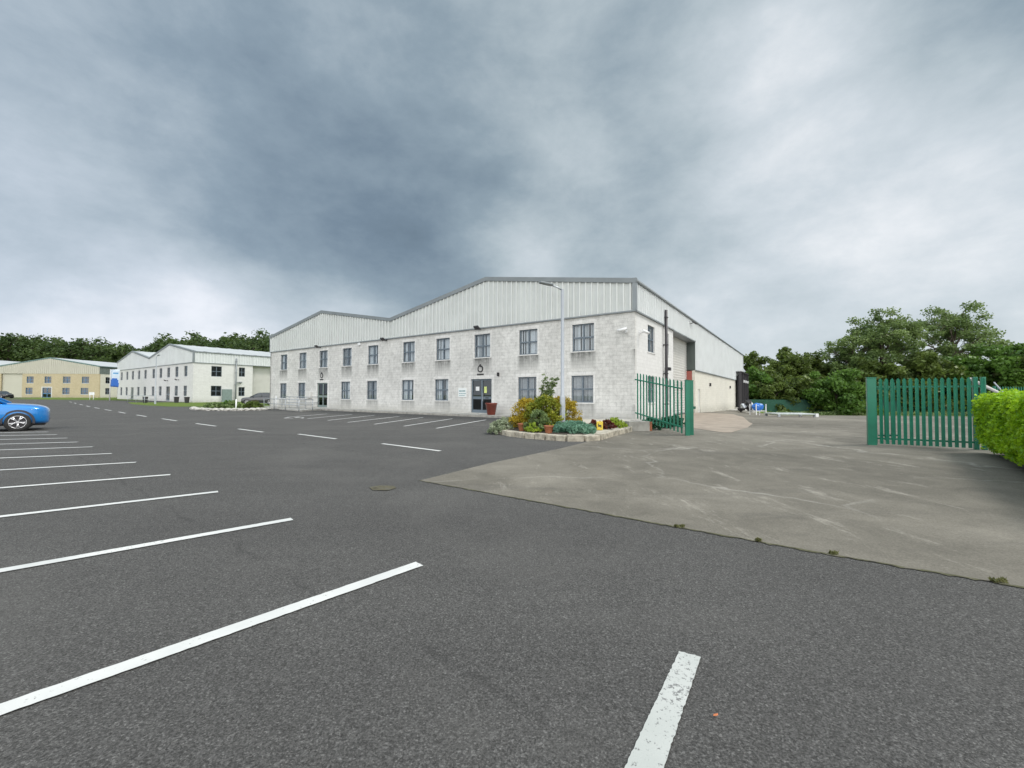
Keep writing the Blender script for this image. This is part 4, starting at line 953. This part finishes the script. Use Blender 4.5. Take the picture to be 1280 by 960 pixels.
def post(label, x, y, h, r=.05, z=None):
    T = thing('marker_post', label, 'post', (x, y, H(x, y) if z is None else z)); bm = BM(); tube(bm, [(0, 0, -.2), (0, 0, h)], r, 10); lathe(bm, [(r + .004, h), (r + .004, h + .03), (.004, h + .04)], 10); obj('shaft', bm, M['white'], T)
post('short white post in the island bed', -25.3, 38.2, 1.0, .06)
post('short white post right of the island bed near the handrail', -23.5, 41.5, 1.3, .06)
# bins by the white building
def bin_(label, u, y):
    x = at(u, y); T = thing('litter_bin', label, 'bin', (x, y, H(x, y)), R(-35), 'dark bins along the white warehouse'); bm = BM()
    prism(bm, [(-.38, -.38), (.38, -.38), (.38, .38), (-.38, .38)], 0, 1.0)
    for v in bm.verts:
        if v.co.z < .5: v.co.x *= .8; v.co.y *= .8
    bevel(obj('bin_body', bm, M['steel_d'], T), .03); T.scale = (.7, .7, .85); bm = BM(); box(bm, -.42, .42, -.42, .42, 1.003, 1.09); bevel(obj('lid', bm, M['steel_d'], T), .02)
bin_('dark bin at the left end door of the white warehouse', 182, 62.5); bin_('dark bin right of the white warehouse entrance, left of a pair', 221, 63.4); bin_('dark bin nearest the corner of the white warehouse', 234, 62.8)

# feather flag and small sign frame by far verge
x, y = at(137.5, 76), 76
FL = thing('feather_flag', 'white and blue feather flag on a white pole between cream and white warehouses', 'flag', (x, y, H(x, y)))
bm = BM(); tube(bm, [(0, 0, -.2), (0, 0, 5.7)], [.09, .05], 8); tube(bm, [(0, 0, 5.65), (1.5, 0, 5.72)], .035, 6); obj('pole', bm, M['white'], FL)
bm = BM(); n = 12; rows = []
for i in range(n + 1):
    rows.append([bm.verts.new((.06 + 1.55 * j / 8, .10 * math.sin(j * .9 + i * .25), 5.65 - 3.1 * i / n - .12 * (j / 8) * (i / n))) for j in range(9)])
for i in range(n):
    for j in range(8):
        f = bm.faces.new((rows[i][j], rows[i][j + 1], rows[i + 1][j + 1], rows[i + 1][j])); X_, Z_ = j / 8, i / n
        f.material_index = 1 if (((X_ - .35) / .62) ** 2 + ((Z_ - .95) / .52) ** 2 < 1 and Z_ > .35) else (2 if 2 <= i <= 2 and 2 <= j <= 6 else 0)
o = obj('banner', bm, [M['flagpale'], M['flagblue'], plain('sky_blue_print', (.12, .35, .62), .7)], FL, smooth=True); s = o.modifiers.new('thick', 'SOLIDIFY'); s.thickness = .01
x, y = at(115, 80), 80
T = thing('sign_frame', 'low white two-post sign board on the far grass verge', 'sign', (x, y, H(x, y))); 
for s_ in (-.35, .35): bm = BM(); tube(bm, [(s_, 0, -.2), (s_, 0, 1.5)], .06, 8); obj('post', bm, M['white'], T)
bm = BM(); box(bm, -.5, .5, -.03, .03, .95, 1.5); obj('board', bm, M['signw'], T)

# ------------------------------------------------------------------ yard clutter
x, y = at(947, 47), 47
TR = thing('trolley', 'pale metal trolley loaded with blue tarpaulin at the far end of the yard', 'trolley', (x, y, H(x, y)), R(8))
bm = BM()
for sx in (-.64, .56):
    for sy in (-.5, .5): box(bm, sx, sx + .08, sy - .04, sy + .04, .0, 1.3)
box(bm, -.64, .64, -.5, .5, .5, .56); obj('frame', bm, M['white'], TR)
bm = BM(); bmesh.ops.create_icosphere(bm, subdivisions=3, radius=1); r = random.Random(4)
for v in bm.verts: v.co = Vector((v.co.x * .66, v.co.y * .45, v.co.z * .42 + .98)) * 1 + Vector((r.uniform(-.05, .05), r.uniform(-.05, .05), r.uniform(-.06, .06)))
obj('tarpaulin', bm, M['tarp'], TR)
x, y = at(934, 50), 50
T = thing('scrap_heap', 'dark heap of scrap and bags left of the blue-covered trolley', 'heap', (x, y, H(x, y))); 
for k in range(9):
    bm = BM(); bmesh.ops.create_icosphere(bm, subdivisions=2, radius=.35)
    for v in bm.verts: v.co *= r.uniform(.8, 1.2)
    bmesh.ops.translate(bm, verts=bm.verts[:], vec=(r.uniform(-.6, .6), r.uniform(-.5, .5), .2 + r.uniform(0, 1.3) * (.4 + .6 * (k % 3) / 2))); obj('bag', bm, [M['steel_d'], M['galv'], M['black']][k % 3], T)
x, y = at(987, 36), 36
T = thing('metal_frame', 'flat pale upturned metal frame lying on the yard concrete', 'frame', (x, y, H(x, y)), R(-4))
bm = BM(); box(bm, -1.62, 1.62, -1.1, 1.1, .24, .32); obj('panel', bm, plain('pale_galvanised_sheet', (.50, .54, .54), .5, .2, .15, 2), T)
for sx, sy in ((-1.55, -1), (1.35, -1), (-1.55, 1), (1.35, 1)): bm = BM(); box(bm, sx, sx + .18, sy - .08, sy + .08, 0, .24); obj('foot', bm, M['galv'], T)
bm = BM(); box(bm, 1.4, 1.63, -1.18, -1.103, 0, .34); obj('end_bracket', bm, M['white'], T)
# dark green planters/low shrubs behind left gate
for i, (x, y, l) in enumerate(((6.2, 18.6, 'dark green low bush behind the slanting gate beside the pier'), (7.3, 19.4, 'dark green low bush behind the middle of the slanting gate'), (8.1, 20.6, 'dark green low bush behind the slanting gate near the flue pipe'))):
    shrub('low_bush', l, (x, y, 0), .55, .46, M['leaf_scrub'], 40, .07, 70 + i, 40)
# timber poles leaning over hedge
for i, (a, b, l) in enumerate((((at(1213, 17), 17, 2.25), (at(1266, 15.5), 15.5, 1.4), 'long white timber pole leaning behind the hedge'), ((at(1243, 17), 17, 2.1), (at(1262, 16), 16, 1.4), 'thin grey pole leaning steeply behind the hedge'))):
    T = thing('leaning_pole', l, 'pole', (0, 0, 0)); d = Vector(b) - Vector(a); e = Vector(b) + d * (b[2] / -d.z)
    bm = BM(); tube(bm, [a, e], .06 if i == 0 else .025, 8); obj('shaft', bm, M['timber'] if i == 0 else M['galv'], T)
# tufts in the joint of apron
for i, (x, y, l) in enumerate(((1.91, 4.775, 'small weed tuft in the joint at the middle of the concrete edge'), (3.05, 3.98, 'tiny weed tuft in the joint toward the right of the concrete edge'), (3.93, 3.40, 'weed tuft in the joint at the right end of the concrete edge'), (2.55, 4.33, 'tiny dry weed tuft in the joint'))):
    T = thing('weed', l, 'weed', (x, y, .01)); s = (.05, .025, .055, .02)[i]
    leaves('foliage', [(random.Random(k + i).uniform(-s, s), 0, .012) for k in range(6)], [.022] * 6, 16, .018, M['leaf_weed'], T, i, flat=.5, aspect=2.4)
T = thing('dead_leaf', 'single orange dead leaf on the asphalt right of the near white line', 'leaf', (.955, 1.98, .012), R(20)); bm = BM()
vv = [bm.verts.new(p) for p in ((-.014, 0, .002), (-.004, -.007, .004), (.01, -.005, .003), (.015, 0, .006), (.008, .006, .002), (-.004, .007, .003))]; bm.faces.new(vv)
o = obj('blade', bm, plain('orange_leaf', (.5, .16, .06), .6), T); s = o.modifiers.new('t', 'SOLIDIFY'); s.thickness = .001
# mossy ironwork
bm = drape_bm([[(-2.3, 6.75), (-2.16, 6.52), (-1.92, 6.52), (-1.84, 6.68), (-1.92, 6.84), (-2.15, 6.87)]], .0135)
t = NT('mossy_patch'); v = t.geo(obj_=False); n = t.noise(v, 9, 5, .7)
tag(obj('moss_patch', bm, t.out(t.ramp(n, [(.35, (.035, .03, .02)), (.5, (.09, .08, .045)), (.65, (.085, .083, .078))]), .95, bump=n, bstr=.8)), None, None, kind='structure')

# ------------------------------------------------------------------ cars
def car(label, loc, rz, paint, h=1.0):
    T = thing('parked_car', label, 'car', loc, rz)
    st = [(-2.22, .42, .84, .92, .70, .55), (-2.12, .30, .95, 1.05, .82, .66), (-1.75, .24, 1.02, 1.12, .89, .74), (-1.0, .22, 1.02, 1.10, .915, .78), (0, .22, .99, 1.06, .92, .80), (.75, .22, .96, 1.06, .915, .80),
          (1.05, .22, .93, 1.03, .91, .74), (1.5, .22, .90, 1.0, .895, .70), (1.82, .22, .87, .96, .85, .60), (1.99, .22, .83, .90, .74, .50), (2.09, .24, .76, .83, .56, .38), (2.13, .30, .66, .74, .36, .24)]
    bm = BM(); rings = []
    for x, zb, zs, zt, w, wt in st:
        half = [(w * .90, zb), (w * .985, zb + .14), (w, (zb + zs) / 2), (w * .985, zs - .06), (w * .93, zs + .01), (wt, zt - .015), (wt * .5, zt)]
        ring = [(x, -a, z) for a, z in half] + [(x, 0, zt + .01)] + [(x, a, z) for a, z in half[::-1]]
        rings.append([bm.verts.new(p) for p in ring])
    for a, b in zip(rings, rings[1:]):
        for k in range(len(a) - 1): bm.faces.new((a[k], b[k], b[k + 1], a[k + 1]))
        bm.faces.new((a[-1], b[-1], b[0], a[0]))
    bm.faces.new(rings[0]); bm.faces.new(rings[-1][::-1])
    bmesh.ops.recalc_face_normals(bm, faces=bm.faces[:])
    body = obj('body', bm, paint, T, smooth=True)
    s = body.modifiers.new('s', 'SUBSURF'); s.levels = s.render_levels = 2
    bm = BM()
    for x in (1.33, -1.33): 
        for y0, y1 in ((-1.3, -.55), (.55, 1.3)):
            m0 = len(bm.verts); bmesh.ops.create_cone(bm, segments=36, radius1=.385, radius2=.385, depth=y1 - y0, cap_ends=True, matrix=Matrix.Translation((x, (y0 + y1) / 2, .35)) @ Matrix.Rotation(R(90), 4, 'X'))
    cut = obj('cutter', bm, M['black']); b = body.modifiers.new('b', 'BOOLEAN'); b.object = cut; b.operation = 'DIFFERENCE'; b.solver = 'EXACT'
    dg = bpy.context.evaluated_depsgraph_get(); me = bpy.data.meshes.new_from_object(body.evaluated_get(dg)); body.modifiers.clear(); body.data = me
    bpy.data.objects.remove(cut)
    # glasshouse
    lo = [(1.02, .72, 1.02), (.6, .80, 1.05), (-1.0, .80, 1.09), (-1.95, .70, 1.10)]; hi = [(.12, .56, 1.55), (-.15, .60, 1.57), (-1.0, .61, 1.59), (-1.62, .55, 1.56)]
    bm = BM(); L_ = [bm.verts.new((x, -y, z)) for x, y, z in lo] + [bm.verts.new((x, y, z)) for x, y, z in lo[::-1]]; H_ = [bm.verts.new((x, -y, z)) for x, y, z in hi] + [bm.verts.new((x, y, z)) for x, y, z in hi[::-1]]
    for k in range(8): bm.faces.new((L_[k], L_[(k + 1) % 8], H_[(k + 1) % 8], H_[k]))
    obj('window', bm, m_car_glass, T)
    bm = BM(); R0 = [bm.verts.new((x, y, z)) for x, y, z in [(p[0], -p[1] - .01, p[2]) for p in hi] + [(p[0], p[1] + .01, p[2]) for p in hi[::-1]]]; R1 = [bm.verts.new((v.co.x * .96 - .03, v.co.y * .8, v.co.z + .05)) for v in R0]
    for k in range(8): bm.faces.new((R0[k], R0[(k + 1) % 8], R1[(k + 1) % 8], R1[k]))
    bm.faces.new(R1); obj('roof', bm, paint, T, smooth=True)
    for sgn in (-1, 1):
        bm = BM(); bm.free()
        for pp, rr_ in (([(1.03, sgn * .735, 1.02), (.13, sgn * .575, 1.555)], .042), ([(-.35, sgn * .81, 1.07), (-.4, sgn * .61, 1.57)], .035), ([(-1.95, sgn * .71, 1.1), (-1.63, sgn * .56, 1.56)], .06)): bm = BM(); tube(bm, pp, rr_, 8); obj('pillar', bm, paint, T)
        bm = BM(); bmesh.ops.create_icosphere(bm, subdivisions=3, radius=1); bmesh.ops.scale(bm, verts=bm.verts[:], vec=(.07, .12, .08)); bmesh.ops.translate(bm, verts=bm.verts[:], vec=(.62, sgn * 1.0, 1.12)); tube(bm, [(.66, sgn * .82, 1.06), (.64, sgn * .95, 1.1)], .03, 6); obj('door_mirror', bm, paint, T, smooth=True)
        bm = BM()   # dark arch and sill trim
        for x in (1.33, -1.33):
            n = 20
            for k in range(n):
                t0, t1 = math.pi * k / n * 1.12 - .19, math.pi * (k + 1) / n * 1.12 - .19
                def q(t, r_, y): return (x + r_ * math.cos(t), sgn * y, .35 + r_ * math.sin(t))
                yo = .915 if x < 0 else .895
                hexa(bm, [q(t0, .375, yo - .2), q(t1, .375, yo - .2), q(t1, .375, yo + .012), q(t0, .375, yo + .012), q(t0, .44, yo - .2), q(t1, .44, yo - .2), q(t1, .44, yo + .008), q(t0, .44, yo + .008)])
        box(bm, -.9, .9, sgn * .915 - .03, sgn * .915 + .02, .2, .34); obj('arch_trim', bm, m_trim_plastic, T)
        bm = BM(); hexa(bm, [(1.72, sgn * .79, .70), (1.97, sgn * .66, .68), (1.90, sgn * .62, .70), (1.7, sgn * .72, .74), (1.66, sgn * .865, .80), (1.98, sgn * .715, .745), (1.93, sgn * .6, .79), (1.62, sgn * .76, .86)]); obj('headlight', bm, m_lens, T)
        bm = BM(); hexa(bm, [(1.92, sgn * .74, .40), (2.02, sgn * .62, .40), (1.95, sgn * .55, .40), (1.9, sgn * .6, .40), (1.92, sgn * .78, .50), (2.02, sgn * .67, .50), (2.0, sgn * .55, .50), (1.9, sgn * .6, .50)]); obj('fog_light', bm, m_lens, T)
        bm = BM(); box(bm, -2.2, -2.05, sgn * .62 - .14, sgn * .62 + .14, .78, .96); obj('tail_light', bm, m_tail, T)
        for x in (1.33, -1.33):
            bm = BM(); tube(bm, [(x, sgn * .56, .35), (x, sgn * .80, .35)], .378, 32); obj('wheel_well', bm, M['black'], T)
            wh = link(bpy.data.objects.new('wheel', None)); wh.parent = T; wh.location = (x, sgn * .845, .34); wh.rotation_euler = (R(90) * sgn, R(13), 0)
            bm = BM(); lathe(bm, [(.22, -.1), (.30, -.11), (.335, -.09), (.34, 0), (.335, .09), (.30, .11), (.232, .10)], 40); obj('tyre', bm, M['rubber'], wh)
            bm = BM(); lathe(bm, [(.232, -.095), (.225, .0), (.215, .02)], 32); 
            lathe(bm, [(.236, -.10), (.222, -.112), (.212, -.085)], 32)
            for k in range(5):
                a = k * 2 * math.pi / 5
                for da in (-.16, .16):
                    c0, s0, c1, s1 = math.cos(a), math.sin(a), math.cos(a + da), math.sin(a + da)
                    tube(bm, [(c0 * .03, s0 * .03, -.075), (c0 * .12 + (c1 - c0) * .06, s0 * .12 + (s1 - s0) * .06, -.09), (c1 * .222, s1 * .222, -.10)], [.028, .022, .026], 6)
            bmesh.ops.create_cone(bm, segments=16, radius1=.045, radius2=.04, depth=.06, cap_ends=True, matrix=Matrix.Translation((0, 0, -.08)))
            obj('rim', bm, M['alloy'], wh)
            bm = BM(); bmesh.ops.create_cone(bm, segments=24, radius1=.226, radius2=.226, depth=.02, cap_ends=True, matrix=Matrix.Translation((0, 0, -.055))); obj('brake_disc', bm, M['steel_d'], wh)
    bm = BM(); box(bm, 2.02, 2.125, -.28, .28, .36, .52); bevel(obj('grille', bm, M['black'], T), .02)
    bm = BM(); box(bm, 1.5, 2.02, -.48, .48, .18, .26); bevel(obj('lower_bumper', bm, m_trim_plastic, T), .03)
    bm = BM(); box(bm, -2.1, 2.0, -.5, .5, .2, .5); obj('underbody', bm, M['black'], T)
    return T
m_car_glass = plain('tinted_car_glass', (.02, .03, .04), .05, 0, .1, spec=.8)
m_trim_plastic = plain('grey_plastic_trim', (.035, .035, .045), .55)
m_lens = plain('lamp_lens', (.65, .72, .76), .08, 0, .1, spec=.8)
m_tail = plain('red_lens', (.35, .02, .02), .15)
def paintm(n, c): 
    m = plain(n, c, .28, .25, .03, 1); b = [x for x in m.node_tree.nodes if x.type == 'BSDF_PRINCIPLED'][0]; b.inputs['Coat Weight'].default_value = 1.0; b.inputs['Coat Roughness'].default_value = .04; return m
cb_ = paintm('bright_blue_car_paint', (.006, .20, .58)); ck_ = paintm('black_car_paint', (.012, .011, .014)); cg_ = paintm('dark_grey_car_paint', (.04, .043, .05))
a = R(46); fx, fy = -19.55, 16.45      # front wheel position of the blue car
car('bright blue crossover car parked at the left edge, front half in view', (fx - 1.33 * math.cos(a) - .8 * math.sin(a) * 1, fy - 1.33 * math.sin(a) + .8 * math.cos(a), 0), a, cb_).scale = (1.03, 1.03, 1.07)
car('black car parked far away before the beige roller door', (at(4, 93), 93, H(at(4, 93), 93)), R(-12), ck_)
car('dark grey car parked between the white and the grey warehouse', (at(325, 57), 57, H(at(325, 57), 57)), R(200), cg_)

# ------------------------------------------------------------------ sky
p_ = math.atan(14 / 520.); rho = R(.23)
right = Vector((math.cos(rho), 0, 0)) + Vector((0, -math.sin(p_), math.cos(p_))) * math.sin(rho)
upv = Vector((-math.sin(rho), 0, 0)) + Vector((0, -math.sin(p_), math.cos(p_))) * math.cos(rho)
fwd = Vector((0, math.cos(p_), math.sin(p_)))
def skydir(az, el): return Vector((math.sin(R(az)) * math.cos(R(el)), math.cos(R(az)) * math.cos(R(el)), math.sin(R(el))))
w = NT('World', True); SC.world = w.m
tc = w.n('ShaderNodeTexCoord'); vn = w.n('ShaderNodeVectorMath', operation='NORMALIZE'); w.t.links.new(tc.outputs['Generated'], vn.inputs[0]); dv = vn.outputs[0]
sp = w.n('ShaderNodeSeparateXYZ'); w.t.links.new(dv, sp.inputs[0])
den = w.math('ADD', w.math('MAXIMUM', sp.outputs[2], 0.0), .34)
cbx = w.n('ShaderNodeCombineXYZ'); w.t.links.new(w.math('DIVIDE', sp.outputs[0], den), cbx.inputs[0]); w.t.links.new(w.math('DIVIDE', sp.outputs[1], den), cbx.inputs[1])
cp = cbx.outputs[0]
ms = w.n('ShaderNodeMapping', _Scale=(1, 1, 1.7), _Location=(3.1, 1.7, .4)); w.t.links.new(dv, ms.inputs[0]); dd = ms.outputs[0]
n_lo = w.noise(dd, 1.9, 4, .5, .0); n_mid = w.noise(dd, 4.6, 10, .6, .12); n_hi = w.noise(dd, 13, 8, .6, .1)
# broad masses of the overcast (azimuth, elevation, width, amount)
lobes = [(-48, 2, .03, .38), (-30, 3, .018, .42), (-12, 4, .01, .15), (-28, 19, .04, -.14), (-12, 16, .015, -.05), (-8, 27, .035, -.10), (-40, 22, .02, -.06), (38, 20, .06, .15), (50, 16, .02, .30), (20, 6, .03, .22), (1, 19, .006, .22), (6, 30, .012, .10), (35, 33, .008, .30), (30, 24, .004, .12), (40, 15, .006, .12), (14, 24, .006, -.08), (44, 26, .012, .06), (50, 33, .012, -.14), (24, 25, .015, -.05), (45, 42, .01, -.12), (-47, 26, .006, .12), (-38, 12, .003, .18), (-22, 11, .002, .10), (-20, 33, .01, -.04)]
tot = w.math('ADD', w.math('MULTIPLY', w.math('SUBTRACT', n_lo, .5), .45), .48)
tot = w.math('ADD', tot, w.math('MULTIPLY', w.math('SUBTRACT', n_mid, .5), .60)); tot = w.math('ADD', tot, w.math('MULTIPLY', w.math('SUBTRACT', n_hi, .5), .10))
tot = w.math('ADD', tot, w.math('MULTIPLY', w.math('MULTIPLY_ADD', sp.outputs[2], -4.5, 1.0, clamp=True), .13))
for az, el, s, amp in lobes:
    dt = w.n('ShaderNodeVectorMath', operation='DOT_PRODUCT'); w.t.links.new(dv, dt.inputs[0]); dt.inputs[1].default_value = skydir(az, el)
    e = w.math('EXPONENT', w.math('DIVIDE', w.math('SUBTRACT', dt.outputs['Value'], 1.0), s)); tot = w.math('MULTIPLY_ADD', e, amp, tot)
def srgb(r, g, b): return tuple(((x / 255 + .055) / 1.055) ** 2.4 for x in (r, g, b))
cl = w.ramp(tot, [(0.0, srgb(101, 118, 131)), (.2, srgb(120, 138, 152)), (.4, srgb(146, 163, 174)), (.6, srgb(180, 193, 200)), (.8, srgb(208, 217, 223)), (1.0, srgb(240, 243, 246))])
# brighter thin overcast overhead and behind the viewer
bk = w.math('ADD', .62, w.math('MULTIPLY', w.math('MULTIPLY_ADD', sp.outputs[1], -1.0, .05, clamp=True), 2.5)); 
ov = w.math('MULTIPLY', w.math('MULTIPLY_ADD', sp.outputs[2], 4.0, -3.0, clamp=True), 1.5)
gain = w.math('ADD', bk, ov)
sky = w.n('ShaderNodeTexSky', sky_type='NISHITA'); sky.sun_disc = False
SUN_AZ = math.atan2(.93, .12); SUN_EL = R(52); sky.sun_elevation = SUN_EL; sky.sun_rotation = SUN_AZ
cl = w.mix(w.math('MULTIPLY_ADD', sp.outputs[0], -.9, .0, clamp=True), cl, w.mix(1.0, cl, (.98, 1.0, 1.09), 'MULTIPLY')); bmk = w.math('MULTIPLY_ADD', sp.outputs[1], -1.5, .1, clamp=True); cl = w.mix(bmk, cl, srgb(196, 196, 194))
vm = w.n('ShaderNodeVectorMath', operation='SCALE'); w.t.links.new(cl, vm.inputs[0]); w.t.links.new(w.math('MULTIPLY', gain, 10.0), vm.inputs['Scale'])
colr = w.mix(.955, sky.outputs[0], vm.outputs[0])
bg = w.n('ShaderNodeBackground', _Strength=.1); w.t.links.new(colr, bg.inputs[0]); wo = w.n('ShaderNodeOutputWorld'); w.t.links.new(bg.outputs[0], wo.inputs[0])
L = bpy.data.lights.new('sun', 'SUN'); L.energy = 1.35; L.angle = R(13); L.color = (1, .95, .88)
so = link(bpy.data.objects.new('sun', L)); sd = Vector((math.sin(SUN_AZ) * math.cos(SUN_EL), math.cos(SUN_AZ) * math.cos(SUN_EL), math.sin(SUN_EL))); so.rotation_euler = (-sd).to_track_quat('-Z', 'Y').to_euler()

# ------------------------------------------------------------------ camera
cam = bpy.data.cameras.new('camera'); cam.sensor_width = 36; cam.lens = 36 * 520 / 1280.; cam.clip_end = 6000; cam.clip_start = .05
co = link(bpy.data.objects.new('camera', cam)); mt = Matrix((right, upv, -fwd)).transposed().to_4x4(); mt.translation = (0, 0, CAMH); co.matrix_world = mt
SC.camera = co
vs_ = SC.view_settings; vs_.view_transform = 'Standard'; vs_.look = 'None'; vs_.exposure = .7; vs_.gamma = 1; vs_.use_curve_mapping = False
SC.cycles.max_bounces = 6; SC.cycles.transparent_max_bounces = 12
